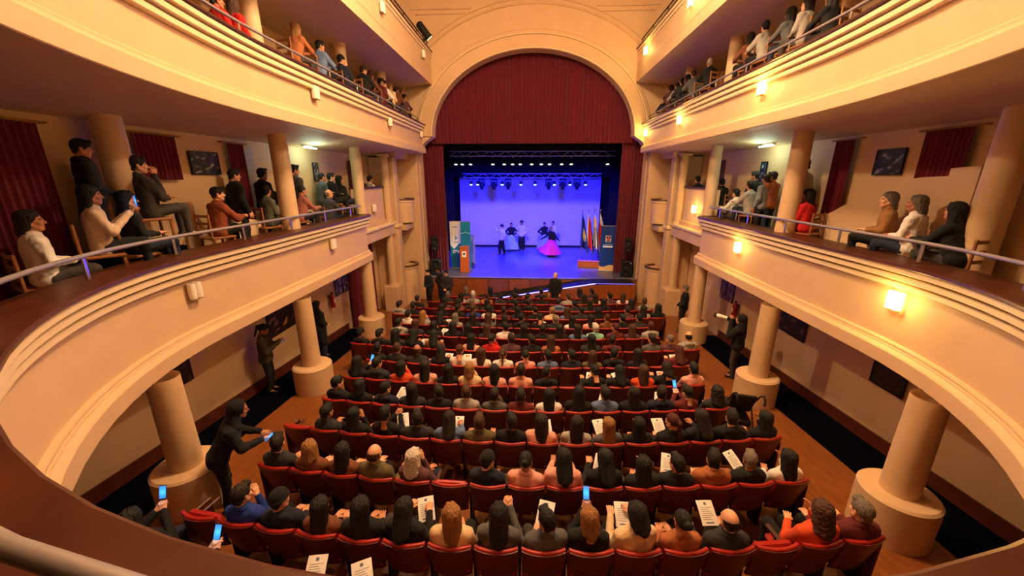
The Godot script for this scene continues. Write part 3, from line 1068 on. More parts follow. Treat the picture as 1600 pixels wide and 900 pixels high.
func stand_pose(lean := 0.0, hy := 0.0, hp := 0.0, arms := "down", step := 0.0) -> Dictionary:
	var J := {"seated": false}
	J.pel = Vector3(0, 0.92, 0)
	J.che = J.pel + Vector3(0, cos(lean), sin(lean)) * 0.44
	J.nek = J.che + Vector3(0, 0.12, 0.14 * sin(lean))
	J.hed = Transform3D(Basis(Vector3.UP, hy) * Basis(Vector3.RIGHT, -hp), J.nek + Vector3(0, 0.15, -0.03 + 0.12 * sin(lean)))
	for s in [-1, 1]:
		var k := "L" if s < 0 else "R"
		var sh: Vector3 = J.che + Vector3(s * 0.18, 0.022, 0)
		J["sh" + k] = sh
		J["hp" + k] = J.pel + Vector3(s * 0.085, -0.03, 0)
		J["kn" + k] = Vector3(s * 0.1, 0.49, -0.03 - s * step * 0.5)
		J["an" + k] = Vector3(s * 0.1, 0.08, 0.02 - s * step)
		match arms:
			"down":
				J["el" + k] = sh + Vector3(s * 0.07, -0.28, 0.03)
				J["wr" + k] = sh + Vector3(s * 0.07, -0.5, -0.06)
			"fold":
				J["el" + k] = sh + Vector3(s * 0.05, -0.26, -0.06)
				J["wr" + k] = sh + Vector3(-s * 0.16, -0.22, -0.22)
			"front":
				J["el" + k] = sh + Vector3(s * 0.07, -0.27, 0.0)
				J["wr" + k] = Vector3(s * 0.05, 1.0, -0.2)
			"phone":
				J["el" + k] = sh + Vector3(s * 0.05, -0.26, -0.08)
				J["wr" + k] = J.che + Vector3(s * 0.045, -0.06, -0.32)
			"camera":
				J["el" + k] = sh + Vector3(s * 0.07, -0.2, -0.16)
				J["wr" + k] = J.hed.origin + Vector3(s * 0.06, -0.05, -0.2)
			"hips":
				J["el" + k] = sh + Vector3(s * 0.2, -0.22, 0.06)
				J["wr" + k] = J.pel + Vector3(s * 0.17, 0.08, -0.06)
			"rail":
				J["el" + k] = sh + Vector3(s * 0.09, -0.24, -0.1)
				J["wr" + k] = J.che + Vector3(s * 0.12, -0.26, -0.34)
			"dance":
				J["el" + k] = sh + Vector3(s * 0.22, -0.08, -0.06)
				J["wr" + k] = sh + Vector3(s * 0.3, 0.16 if s > 0 else -0.26, -0.18)
			"skirt":
				J["el" + k] = sh + Vector3(s * 0.16, -0.24, -0.02)
				J["wr" + k] = sh + Vector3(s * 0.42, -0.4, -0.12)
	return J

func limb(f: Fld, J: Dictionary, g: float, arms: bool, k := 0.03) -> void:
	for s in ["L", "R"]:
		if arms:
			f.cap(J["sh" + s], J["el" + s], 0.05 + g, 0.04 + g, k)
			f.cap(J["el" + s], J["wr" + s], 0.04 + g, 0.027 + g * 0.8, k)

func torso(f: Fld, J: Dictionary, g: float, wide := 1.0) -> void:
	var pel: Vector3 = J.pel
	var che: Vector3 = J.che
	var lat: Vector3 = (J.shR - J.shL).normalized()
	for s in [-1, 1]:
		f.cap(pel + lat * s * 0.075, che + lat * s * 0.085 * wide + Vector3(0, -0.07, 0), 0.09 + g, 0.1 + g, 0.06)
		f.cap(che + lat * s * 0.06 + Vector3(0, 0.04, 0), J["shR" if s > 0 else "shL"], 0.065 + g, 0.055 + g, 0.05)
	f.cap(pel, che, 0.1 + g, 0.1 + g, 0.06)
	f.cap(che + Vector3(0, 0.03, 0), J.nek, 0.075 + g * 0.6, 0.055 + g * 0.4, 0.05)

func bounds(J: Dictionary, m: float) -> Array:
	var lo := Vector3(9, 9, 9)
	var hi := -lo
	for k in J:
		var p: Vector3
		if J[k] is Vector3: p = J[k]
		elif J[k] is Transform3D: p = J[k].origin
		else: continue
		lo = lo.min(p)
		hi = hi.max(p)
	return [lo - Vector3.ONE * m, hi + Vector3.ONE * m]

# hand placed at a wrist, continuing the forearm
func hand_xf(J: Dictionary, s: String) -> Transform3D:
	var w: Vector3 = J["wr" + s]
	var dir: Vector3 = (w - J["el" + s]).normalized()
	if J.seated: dir = (dir + Vector3(0, 0.25, -0.2)).normalized()
	var up := Vector3.UP
	if absf(dir.dot(up)) > 0.9: up = Vector3(-1 if s == "L" else 1, 0, 0)
	var b := Basis.looking_at(dir, up)
	if s == "R": b = b * Basis.from_scale(Vector3(-1, 1, 1))
	return Transform3D(b, w)

# meshes of one pose: body (skin), top, trousers, shoes; opts: sex, hands, skirt, hood, cell, thick
func build_pose(called: String, J: Dictionary, sex := "woman", hands := "rest", opts := {}) -> void:
	var bb := bounds(J, 0.2)
	var out := {}
	var g := Gather.new()
	var f := Fld.new(bb[0], bb[1], 0.02)
	torso(f, J, -0.004)
	limb(f, J, -0.006, true)
	for s in ["L", "R"]:
		f.cap(J["hp" + s], J["kn" + s], 0.078, 0.05, 0.04)
		f.cap(J["kn" + s], J["an" + s], 0.05, 0.032, 0.02)
		f.cap(J["an" + s], J["an" + s] + Vector3(0, -0.045, -0.12), 0.03, 0.025, 0.02)
	f.cap(J.nek, J.hed.origin + Vector3(0, -0.06, 0.02), 0.05, 0.05, 0.03)
	g.add(f.net(), Transform3D.IDENTITY)
	g.add(head_nets[sex][0], J.hed, head_nets[sex][1])
	for s in ["L", "R"]:
		g.add(hand_nets[hands], hand_xf(J, s))
	out.body = g.mesh()
	var cell: float = opts.get("cell", 0.017)
	var th: float = opts.get("thick", 0.016)
	# the upper garment
	f = Fld.new(bb[0], bb[1], cell)
	torso(f, J, th, 1.08)
	limb(f, J, th, true, 0.035)
	f.cap(J.pel + Vector3(-0.07, -0.02, 0), J.pel + Vector3(0.07, -0.02, 0), 0.105 + th, 0.105 + th, 0.05)
	if opts.get("long", false):
		for s in ["L", "R"]:
			f.cap(J["hp" + s], J["kn" + s].lerp(J["hp" + s], 0.0), 0.1 + th, 0.1 + th, 0.08)
	if opts.get("hood", false):
		f.cap(J.nek + Vector3(-0.07, -0.02, 0.07), J.nek + Vector3(0.07, -0.02, 0.07), 0.05, 0.05, 0.03)
	elif not opts.get("open", false):
		for a in 8:
			var t0 := TAU * a / 8
			var t1 := TAU * (a + 1) / 8
			var nk: Vector3 = J.nek + Vector3(0, 0.0, -0.005)
			f.cap(nk + Vector3(sin(t0) * 0.062, -0.012 * cos(t0), -cos(t0) * 0.062), nk + Vector3(sin(t1) * 0.062, -0.012 * cos(t1), -cos(t1) * 0.062), 0.017, 0.017, 0.02)
	f.ripple(fold_noise, Vector3(11, 8, 11), 0.012)
	out.top = net_mesh(f.net())
	if opts.has("skirt"):
		out.legs = skirt_mesh(J, opts.skirt)
	else:
		f = Fld.new(Vector3(bb[0].x, 0.0, bb[0].z), Vector3(bb[1].x, J.pel.y + 0.16, bb[1].z), cell + 0.002)
		var wd: float = opts.get("baggy", 0.0)
		for s in ["L", "R"]:
			f.cap(J["hp" + s], J["kn" + s], 0.094, 0.066 + wd, 0.04)
			f.cap(J["kn" + s], J["an" + s] + Vector3(0, 0.01, 0), 0.064 + wd, 0.05 + wd * 0.6, 0.03)
			f.cap(J.pel + Vector3(0, -0.01, 0.0), J["hp" + s], 0.108, 0.1, 0.04)
		f.ripple(fold_noise, Vector3(10, 7, 10), 0.012)
		out.legs = net_mesh(f.net())
	for s in ["L", "R"]:
		var a: Vector3 = J["an" + s]
		f = Fld.new(a - Vector3(0.1, 0.13, 0.3), a + Vector3(0.1, 0.1, 0.12), 0.014)
		f.cap(a + Vector3(0, -0.02, 0.01), Vector3(a.x, a.y - 0.05, a.z + 0.03), 0.042, 0.04, 0.02)
		f.cap(Vector3(a.x, a.y - 0.045, a.z + 0.02), Vector3(a.x * 1.12, a.y - 0.053, a.z - 0.14), 0.038, 0.033, 0.03)
		f.cut(Vector3(0, -1, 0), 0.08 - a.y)
		out["shoe" + s] = net_mesh(f.net())
	out.head = J.hed
	out.J = J
	poses[called] = out

# a flared skirt, folded; spec [top radius, hem radius, hem height, lift to one side]
func skirt_mesh(J: Dictionary, spec: Array) -> ArrayMesh:
	var st := tool()
	st.set_smooth_group(1)
	var seg := 96
	var rows := 14
	var pts := []
	for j in rows + 1:
		var v := float(j) / rows
		var line := []
		for i in seg:
			var a := TAU * i / seg
			var fold := sin(a * 13.0 + sin(a * 3.0)) * 0.5 + sin(a * 22.0) * 0.2
			var r: float = lerpf(spec[0], spec[1], pow(v, 0.8)) * (1.0 + 0.1 * v * fold)
			var y: float = lerpf(J.pel.y + 0.08, spec[2], v)
			var lift: float = spec[3] * v * v * maxf(0.0, cos(a - 0.3))
			line.append(Vector3(J.pel.x + r * cos(a) * (1.0 + lift * 0.9), y + lift * 0.5, J.pel.z + r * sin(a) * 0.9))
		pts.append(line)
	for j in rows:
		for i in seg:
			var i2 := (i + 1) % seg
			quad(st, pts[j][i], pts[j][i2], pts[j + 1][i2], pts[j + 1][i])
	st.generate_normals()
	return st.commit()

# ---- colours and words for the figures
const HAIR := {"k": [Color(0.035, 0.028, 0.026), "black"], "d": [Color(0.1, 0.055, 0.035), "dark brown"], "b": [Color(0.26, 0.15, 0.08), "brown"], "y": [Color(0.55, 0.38, 0.2), "dark blonde"], "r": [Color(0.28, 0.1, 0.06), "reddish brown"], "g": [Color(0.42, 0.38, 0.34), "grey"], "w": [Color(0.78, 0.74, 0.7), "white"]}
const STYLE := {"s": "short", "c": "crop", "l": "long", "o": "bob", "t": "tail", "u": "bun", "x": "bald", "q": "curly", "e": "beanie", "h": "hat", "p": "hood"}
const STYLE_WORD := {"s": "short %s hair", "c": "cropped %s hair", "l": "long %s hair", "o": "%s bobbed hair", "t": "a %s ponytail", "u": "a %s hair bun", "x": "balding %s hair", "q": "curly %s hair", "e": "a dark knitted cap", "h": "a %s wide-brimmed hat", "p": "a dark hood"}
const CLOTH := {"k": [Color(0.04, 0.04, 0.045), "black jacket"], "n": [Color(0.07, 0.09, 0.17), "navy jacket"], "g": [Color(0.32, 0.32, 0.33), "grey jumper"], "d": [Color(0.15, 0.15, 0.16), "charcoal coat"], "c": [Color(0.86, 0.74, 0.58), "cream jumper"], "w": [Color(0.9, 0.87, 0.84), "white shirt"], "o": [Color(0.85, 0.3, 0.13), "orange top"], "m": [Color(0.36, 0.1, 0.09), "maroon jumper"], "b": [Color(0.42, 0.24, 0.13), "brown jacket"], "l": [Color(0.36, 0.32, 0.2), "olive jacket"], "p": [Color(0.88, 0.62, 0.56), "pale pink jumper"], "u": [Color(0.36, 0.44, 0.6), "blue shirt"], "v": [Color(0.08, 0.2, 0.55), "bright blue jacket"], "t": [Color(0.62, 0.36, 0.2), "tan jacket"], "r": [Color(0.75, 0.07, 0.08), "red jacket"], "i": [Color(0.55, 0.8, 0.68), "mint green shirt"], "h": [Color(0.34, 0.2, 0.24), "dusky purple coat"], "e": [Color(0.6, 0.58, 0.55), "light grey coat"]}
const SKIN := [Color(0.86, 0.62, 0.47), Color(0.78, 0.54, 0.4), Color(0.9, 0.68, 0.54), Color(0.68, 0.45, 0.32)]
var figure_mats := {}

func fig_mat(kind: String, c: Color) -> StandardMaterial3D:
	var key := kind + c.to_html()
	if not figure_mats.has(key):
		var m := StandardMaterial3D.new()
		m.albedo_color = c
		m.vertex_color_use_as_albedo = kind == "skin"
		m.roughness = {"skin": 0.55, "hair": 0.75, "cloth": 0.9, "shoe": 0.5}[kind]
		if kind == "skin":
			m.subsurf_scatter_enabled = true
			m.subsurf_scatter_strength = 0.15
		if kind == "cloth":
			m.rim_enabled = true
			m.rim = 0.2
		figure_mats[key] = m
	return figure_mats[key]

# code: style, hair colour, top colour, e.g. "lkc"
func person(pose: String, code: String, at: Vector3, turn: float, label: String, group := "", opts := {}) -> Node3D:
	var p: Dictionary = poses[pose]
	var t := thing("person", label, "person", at, turn, group)
	var sc: float = opts.get("scale", 0.95)
	t.scale = Vector3.ONE * sc
	var skin: Color = SKIN[opts.get("skin", (code.unicode_at(0) + code.unicode_at(1) + used["person"]) % 4)]
	part("body", p.body, fig_mat("skin", skin), t)
	var hs := code[0]
	var hc: Color = HAIR[code[1]][0]
	if hs in ["e", "p", "h"]:
		hc = opts.get("hat_color", Color(0.04, 0.04, 0.045))
		if hs != "p": part("hair", hair_meshes["crop"], fig_mat("hair", HAIR[code[1]][0]), t, p.head)
	part("hair" if hs not in ["e", "p", "h"] else {"e": "knitted_cap", "p": "hood", "h": "hat"}[hs], hair_meshes[STYLE[hs]], fig_mat("hair" if hs not in ["e", "p", "h"] else "cloth", hc), t, p.head)
	var tc: Color = opts.get("top_color", CLOTH[code[2]][0])
	part("top", p.top, fig_mat("cloth", tc), t)
	var lc: Color = opts.get("leg_color", [Color(0.05, 0.05, 0.06), Color(0.1, 0.14, 0.24), Color(0.22, 0.2, 0.19), Color(0.05, 0.05, 0.06)][used["person"] % 4])
	part("skirt" if opts.get("skirt", false) else "trousers", p.legs, fig_mat("cloth", lc), t)
	for s in ["L", "R"]:
		part("shoe", p["shoe" + s], fig_mat("shoe", Color(0.05, 0.045, 0.04)), t)
	return t

func looks(code: String) -> String:
	var h: String = STYLE_WORD[code[0]]
	if h.contains("%s"): h = h % HAIR[code[1]][1]
	return "%s, %s" % [h, CLOTH[code[2]][1]]

func make_poses() -> void:
	fold_noise.seed = 4
	fold_noise.frequency = 1.0
	make_heads()
	make_hands()
	make_hair()
	build_pose("sit_a", seat_pose(0.14, 0.0, 0.1, "lap"), "woman")
	build_pose("sit_b", seat_pose(0.16, 0.35, 0.05, "fold"), "man", "rest", {"thick": 0.022})
	build_pose("sit_c", seat_pose(0.1, -0.4, 0.12, "lap", 0.3), "man", "rest", {"thick": 0.026, "hood": true})
	build_pose("sit_d", seat_pose(0.05, 0.1, 0.45, "read"), "woman", "grip")
	build_pose("sit_e", seat_pose(0.16, -0.12, 0.1, "face"), "woman", "rest")
	build_pose("sit_f", seat_pose(0.08, 0.15, 0.25, "phone"), "woman", "grip")
	build_pose("sit_g", seat_pose(0.2, 0.05, 0.0, "wide", 0.2), "man", "rest", {"thick": 0.024})

# ---------------------------------------------------------------- seats and audience
const ORD := ["", "first", "second", "third", "fourth", "fifth", "sixth", "seventh", "eighth", "ninth", "tenth", "eleventh", "twelfth", "thirteenth", "fourteenth"]
const PITCH := 0.485
# left and right end of every row, the first entry is the row behind all others
const ROWS := [[-3.9, -1.0], [-3.95, 3.95], [-3.65, 3.65], [-3.9, 3.9], [-3.75, 3.65], [-3.8, 3.6], [-3.7, 3.75], [-4.55, 4.55], [-3.8, 3.95], [-3.85, 3.9], [-4.45, 4.45], [-4.1, 4.4], [-3.7, 4.05], [-3.2, 3.6]]
# per row: picture column of a head, then style, hair and clothes, optional pose letter and P (programme), F (phone)
const CROWD := [
	["300 skk f F", "405 oge a P", "480 lkk a P"],
	["378 sdv a", "440 ekn c", "500 lkb a", "565 lkk a", "620 lkk d P", "708 lyc a", "780 lkg f", "852 skg b P", "925 oyk f F", "990 okc d P", "1080 ukt a", "1150 xdd g P", "1250 qbo e", "1340 sgm g"],
	["433 sdd b", "478 oyb a", "527 lkb a", "555 cgd a", "588 xbl g", "632 qwh a", "763 ekn c", "818 ukp a", "880 lkp d P", "938 lkk d P", "990 lkk e", "1062 skk b P", "1115 skt c", "1180 sgk c P", "1225 lkw e"],
	["512 skd g", "555 lkk e", "593 skk f P", "645 sdd b", "690 ldu d P", "748 sbl g", "797 skk b", "838 ldp a P", "900 lde a", "955 lyg a P", "998 lkk a", "1048 trk a P", "1097 ldk d", "1148 skk c", "1188 lkk a"],
	["525 skk c", "563 okk a", "608 skn c P", "648 ldd a", "690 sdk b", "732 sbe b", "773 sdg a", "820 sdm g", "868 lkw e", "902 lkk a", "955 sdu b P", "992 ldk a", "1043 sdn c P", "1080 sdm f F", "1120 qdd a"],
	["550 lkk f F", "578 skd c", "635 oko e", "655 ldp a", "680 lkk a", "730 oyc a", "765 lkp a", "803 sdp a", "840 skk c", "922 skk d P", "963 lkk d P", "1008 lbo a", "1040 odk d P", "1088 skp e", "1125 xdd g"],
	["590 skk b", "613 cbd a", "655 xbd g", "683 lkk d P", "722 srw d P", "757 lbw a", "791 tbw a", "828 ukp a", "857 sku b", "895 skn b", "930 lbl a", "965 skk c", "1002 lkk a", "1070 lrm d P"],
	["575 ekk c", "597 skk c", "625 lkd a", "650 lkk d P", "683 lkb d", "748 lkp a", "785 ukr a", "804 sdh b", "845 skk b", "870 lbt a", "912 lkd a", "967 sdm c", "1005 sdg b", "1038 cgh a", "1060 xke c", "1100 ske c"],
	["635 sde c", "660 lrd a", "685 lkk a P", "710 ldk a", "737 lkk a", "762 lbd a", "797 skw b", "828 lkk a", "857 sdk a", "885 ldk a", "910 ldu a", "943 swi b", "972 crm b", "998 lbh a", "1027 sre c"],
	["640 sdw a P", "657 lye a", "685 lkk d P", "708 qge a", "732 ldk a", "762 lbg a", "787 lkk a", "815 skk c", "842 skk d P", "862 sgd b", "894 lkw e", "918 ldp a", "945 crb a", "970 skk b", "1000 skd b", "1025 cge f F"],
	["620 sde c", "655 sdk b", "683 lkk a", "703 skk c", "735 sbv c", "752 lkw a", "777 sdm a", "803 lkd a", "826 ukk a", "851 cyc g", "872 lbu a", "925 skd b", "938 lkk a", "975 sdh a", "1003 lde a", "1022 lkk p", "1046 odd a"],
	["660 cdk b", "688 odh a", "712 ldb a", "735 sgd c", "760 lkd a", "795 skk b", "820 sdk c", "868 sdu c", "893 skd b", "925 ldd a", "952 lkk a", "978 ldh a", "1005 sbe c"],
	["690 sgd b", "715 lke a", "727 swe a", "752 srt b", "772 skd b", "797 skk b", "822 skk c", "838 skk g", "885 sbe b", "905 ldd a", "932 ldc a", "960 skh g", "978 lbw a"],
	["735 sgd b", "770 lkd a", "800 skk b", "836 sdk b", "908 ldb a", "930 skd b"]]

func to_px(p: Vector3) -> Vector2:
	var th := deg_to_rad(16.2)
	var ps := deg_to_rad(2.8)
	var X := p.x
	var Y := p.y - CAM_Y
	var Z := -p.z
	var fw := Z * cos(ps) - X * sin(ps)
	var xr := X * cos(ps) + Z * sin(ps)
	var cz := fw * cos(th) - Y * sin(th)
	var cy := fw * sin(th) + Y * cos(th)
	return Vector2(800 + 595.0 * xr / cz, 450 - 595.0 * cy / cz)

var seat_parts := {}

func make_seat_parts() -> void:
	mat("seat_shell", Color.WHITE, 0.42)
	M.seat_shell.albedo_texture = ramp_tex(0.03, Color(0.32, 0.11, 0.06), Color(0.41, 0.15, 0.08), 41)
	own_tri(M.seat_shell, Vector3(2.5, 2.5, 2.5))
	mat("seat_leather", Color.WHITE, 0.4)
	M.seat_leather.albedo_texture = ramp_tex(0.05, Color(0.58, 0.1, 0.06), Color(0.68, 0.13, 0.08), 42)
	own_tri(M.seat_leather, Vector3(4, 4, 4))
	mat("seat_iron", Color(0.08, 0.05, 0.04), 0.5, 0.4)
	mat("arm_wood", Color(0.3, 0.13, 0.07), 0.4)
	# curved backrest: shell behind, padded front with a rolled top edge
	for which in ["shell", "pad", "roll"]:
		var st := tool()
		var N := 8
		var W := 0.225
		var y0 := 0.34 if which == "shell" else 0.44
		var y1 := 0.845
		var surf := func(u: float, y: float, o: float) -> Vector3:
			var x := (u * 2.0 - 1.0) * W * (1.0 - 0.06 * clampf((0.6 - y) / 0.3, 0, 1))
			return Vector3(x, y, 0.2 + (y - 0.44) * 0.26 - 0.05 * pow(absf(u * 2 - 1), 2.0) + o)
		if which == "roll":
			var pts := []
			var rr := []
			for i in N + 1:
				pts.append(surf.call(float(i) / N, y1 - 0.005, -0.016))
				rr.append(0.024 if i > 0 and i < N else 0.017)
			tube(st, pts, rr, 8)
		else:
			var oa := 0.0 if which == "shell" else -0.045
			var ob := 0.018 if which == "shell" else 0.0
			var rows := 5
			for side in 2:
				st.set_smooth_group(side + 1)
				for j in rows:
					for i in N:
						var q := []
						for e in [[i, j], [i + 1, j], [i + 1, j + 1], [i, j + 1]]:
							var u := float(e[0]) / N
							var v := float(e[1]) / rows
							var bulge := 0.0
							if which == "pad" and side == 0: bulge = -0.022 * sin(PI * u) * sin(PI * v)
							var drop := 0.012 * pow(absf(u * 2 - 1), 4.0) * v
							q.append(surf.call(u, lerpf(y0, y1 - drop, v), (oa + bulge) if side == 0 else ob))
						if side == 0: quad(st, q[0], q[1], q[2], q[3])
						else: quad(st, q[3], q[2], q[1], q[0])
			st.set_smooth_group(-1)
			for j in rows:
				for u in [0.0, 1.0]:
					var a := lerpf(y0, y1, float(j) / rows)
					var b := lerpf(y0, y1, float(j + 1) / rows)
					quad(st, surf.call(u, a, oa), surf.call(u, b, oa), surf.call(u, b, ob), surf.call(u, a, ob))
			for i in N:
				for y in [y0, y1 - 0.003]:
					quad(st, surf.call(float(i) / N, y, oa), surf.call(float(i + 1) / N, y, oa), surf.call(float(i + 1) / N, y, ob), surf.call(float(i) / N, y, ob))
		seat_parts[which] = done(st)
	seat_parts.cushion = box_mesh(Vector3(0, 0.42, -0.03), Vector3(0.43, 0.085, 0.43), 0.03)
	var up := tool()
	bbox(up, Vector3(0, 0.21, 0), Vector3(0.43, 0.42, 0.085), 0.03, Transform3D(Basis(Vector3.RIGHT, 0.22), Vector3(0, 0.4, 0.09)))
	seat_parts.cushion_up = done(up)
	seat_parts.arm = box_mesh(Vector3(0, 0.625, -0.02), Vector3(0.05, 0.035, 0.36), 0.012)
	seat_parts.leg = box_mesh(Vector3(0, 0.3, 0.04), Vector3(0.028, 0.62, 0.2), 0.008)
	seat_parts.end = box_mesh(Vector3(0, 0.36, 0.06), Vector3(0.03, 0.72, 0.34), 0.012)
	# a sheet with a printed crest and lines
	var st2 := tool()
	var pr := func(u: float, v: float) -> Vector3: return Vector3((u - 0.5) * 0.19, 0.008 * sin(u * PI) + 0.006 * sin(v * 4), (v - 0.5) * 0.265)
	st2.set_smooth_group(1)
	for j in 6:
		for i in 4:
			var q := []
			var uvs := []
			for e in [[i, j], [i + 1, j], [i + 1, j + 1], [i, j + 1]]:
				uvs.append(Vector2(e[0] / 4.0, e[1] / 6.0))
				q.append(pr.call(uvs[-1].x, uvs[-1].y))
			for k in [0, 1, 2, 0, 2, 3]:
				st2.set_uv(uvs[k]); st2.add_vertex(q[k])
			for k in [0, 2, 1, 0, 3, 2]:
				st2.set_uv(Vector2(0.02, 0.02)); st2.add_vertex(q[k] - Vector3(0, 0.002, 0))
	seat_parts.sheet = done(st2)
	var im := Image.create(64, 90, false, Image.FORMAT_RGB8)
	im.fill(Color(0.93, 0.92, 0.9))
	im.fill_rect(Rect2i(27, 8, 10, 10), Color(0.35, 0.4, 0.55))
	for k in 7: im.fill_rect(Rect2i(10, 26 + k * 7, 44 - (k * 13) % 17, 2), Color(0.5, 0.5, 0.52))
	im.fill_rect(Rect2i(16, 78, 32, 5), Color(0.4, 0.42, 0.5))
	mat("paper", Color.WHITE, 0.8)
	M.paper.albedo_texture = ImageTexture.create_from_image(im)
	mat("phone_case", Color(0.03, 0.03, 0.035), 0.3)
	glow("screen_cyan", Color(0.28, 0.6, 0.9), 0.55)
	seat_parts.phone = box_mesh(Vector3.ZERO, Vector3(0.074, 0.15, 0.01), 0.004)
	seat_parts.phone_face = box_mesh(Vector3(0, 0, 0.0055), Vector3(0.066, 0.138, 0.002), 0.0005)

func seat_xf(k: int, x: float) -> Transform3D:
	var d0 := 2.94 + 0.897 * (k - 1)
	var d := d0 + 0.021 * (x + 0.3) * (x + 0.3)
	var turn := atan(0.042 * (x + 0.3))
	var dd := d + 0.32
	return Transform3D(Basis(Vector3.UP, turn), V(x, floor_y(dd), dd))

var proto := {}

func theatre_seat(up: bool) -> Node3D:
	var t := Node3D.new()
	part("back_shell", seat_parts.shell, M.seat_shell, t)
	var bp := part("back_pad", seat_parts.pad, M.seat_leather, t)
	part("top_roll", seat_parts.roll, M.seat_leather, bp)
	part("seat_cushion", seat_parts.cushion_up if up else seat_parts.cushion, M.seat_leather, t)
	part("armrest", seat_parts.arm, M.arm_wood, t, Transform3D(Basis(), Vector3(0.2425, 0, 0)))
	part("leg", seat_parts.leg, M.seat_iron, t, Transform3D(Basis(), Vector3(0.2425, 0, 0)))
	return t

func give_phone(at: Transform3D, label: String) -> void:
	var t := thing("phone", label, "phone")
	t.transform = at
	part("case", seat_parts.phone, M.phone_case, t)
	part("display", seat_parts.phone_face, M.screen_cyan, t)
	omni(t, Vector3(0, 0, 0.03), Color(0.4, 0.75, 1.0), 0.012, 0.05)

func build_seats() -> void:
	make_seat_parts()
	proto[false] = theatre_seat(false)
	proto[true] = theatre_seat(true)
	var letters := "abceg"
	for k in ROWS.size():
		var no: int = 14 - k
		var x0: float = ROWS[k][0] + PITCH * 0.5
		var n := int(floor((ROWS[k][1] - ROWS[k][0]) / PITCH + 0.01))
		var who := {}
		var pairs := []
		for e in CROWD[k].size():
			var line: String = CROWD[k][e]
			for i in n:
				var u := to_px(seat_xf(k, x0 + i * PITCH) * Vector3(0, 1.08, 0.12)).x
				pairs.append([absf(u - float(line.split(" ")[0])), i, e])
		pairs.sort_custom(func(p, q): return p[0] < q[0])
		var taken := {}
		var pitch_px := absf(to_px(seat_xf(k, PITCH) * Vector3.UP).x - to_px(seat_xf(k, 0) * Vector3.UP).x)
		for p in pairs:
			if who.has(p[1]) or taken.has(p[2]) or p[0] > pitch_px * 1.3: continue
			who[p[1]] = CROWD[k][p[2]].split(" ")
			taken[p[2]] = true
		var said := {}
		for i in who:
			var c0: String = who[i][1]
			said[c0] = said.get(c0, 0) + 1
		for i in n:
			var xf := seat_xf(k, x0 + i * PITCH)
			var busy := who.has(i)
			var s: Node3D = proto[not busy].duplicate()
			s.name = numbered("theatre_seat")
			add_child(s)
			s.transform = xf
			var rowname := "%s row from the stage" % ORD[no]
			if busy:
				var near: String = (" beside " + CLOTH[who[i - 1][1][2]][1]) if said[who[i][1]] > 1 and who.has(i - 1) else ""
				tag(s, ("red leather seat of the person with %s%s, %s row" if near == "" else "red seat of person with %s%s, %s row") % [looks(who[i][1]), near, ORD[no]], "seat", "seats of the " + rowname)
			else:
				var by: String = who[i - 1][1] if who.has(i - 1) else (who[i + 1][1] if who.has(i + 1) else "")
				tag(s, "empty tipped-up red leather seat%s, %s row from stage" % [(" beside the " + CLOTH[by[2]][1]) if by != "" else "", ORD[no]], "seat", "seats of the " + rowname)
			if i == 0:
				part("armrest", seat_parts.arm, M.arm_wood, s, Transform3D(Basis(), Vector3(-0.2425, 0, 0)))
				part("end_panel", seat_parts.end, M.arm_wood, s, Transform3D(Basis(), Vector3(-0.25, 0, 0)))
			if i == n - 1:
				part("end_panel", seat_parts.end, M.arm_wood, s, Transform3D(Basis(), Vector3(0.262, 0, 0)))
			if busy:
				var w: PackedStringArray = who[i]
				var code := w[1]
				var pl: String = w[2] if w.size() > 2 and w[2].length() == 1 and w[2] != "P" and w[2] != "F" else letters[(k * 7 + i * 3) % 5]
				if pl == "a": pl = "aaeb"[(i * 5 + k) % 4]
				if not poses.has("sit_" + pl): pl = "a"
				var jx := rng.randf_range(-0.03, 0.03)
				var at := xf * Vector3(jx, 0.0, 0.05)
				var turn := xf.basis.get_euler().y + rng.randf_range(-0.16, 0.16)
				var p := person("sit_" + pl, code, at, turn, "person with %s%s, seated %s row" % [looks(code), (" beside the " + CLOTH[who[i - 1][1][2]][1]) if said[code] > 1 and who.has(i - 1) else "", ORD[no]], "audience of the " + rowname, {"scale": rng.randf_range(0.92, 0.98)})
				if w[-1] == "P":
					var sh := thing("programme_sheet", "white programme sheet of the person with %s, %s row" % [looks(code), ORD[no]], "programme", Vector3.ZERO, 0.0, "programme sheets held by the audience")
					sh.transform = p.transform.orthonormalized() * Transform3D(Basis(Vector3.UP, rng.randf_range(-0.5, 0.5)) * Basis(Vector3.RIGHT, 0.55), Vector3(0.07 + rng.randf_range(-0.03, 0.08), 0.72, -0.36))
					part("sheet", seat_parts.sheet, M.paper, sh)
				if w[-1] == "F":
					give_phone(p.transform.orthonormalized() * Transform3D(Basis(Vector3.RIGHT, -0.5), Vector3(0.03, 1.0, -0.4)), "lit smartphone of the person with %s, %s row" % [looks(code), ORD[no]])
	proto[false].free()
	proto[true].free()

# ---------------------------------------------------------------- from a picture point to the place it shows
func ray(u: float, v: float) -> Vector3:
	var th := deg_to_rad(16.2)
	var ps := deg_to_rad(2.8)
	var x := (u - 800.0) / 595.0
	var y := (450.0 - v) / 595.0
	var up := -sin(th) + y * cos(th)
	var fw := cos(th) + y * sin(th)
	return Vector3(x * cos(ps) - fw * sin(ps), up, -(fw * cos(ps) + x * sin(ps)))

func on_x(u: float, v: float, x: float) -> Vector3:
	var r := ray(u, v)
	return Vector3(0, CAM_Y, 0) + r * (x / r.x)

func on_y(u: float, v: float, y: float) -> Vector3:
	var r := ray(u, v)
	return Vector3(0, CAM_Y, 0) + r * ((y - CAM_Y) / r.y)

func on_d(u: float, v: float, d: float) -> Vector3:
	var r := ray(u, v)
	return Vector3(0, CAM_Y, 0) + r * (d / -r.z)

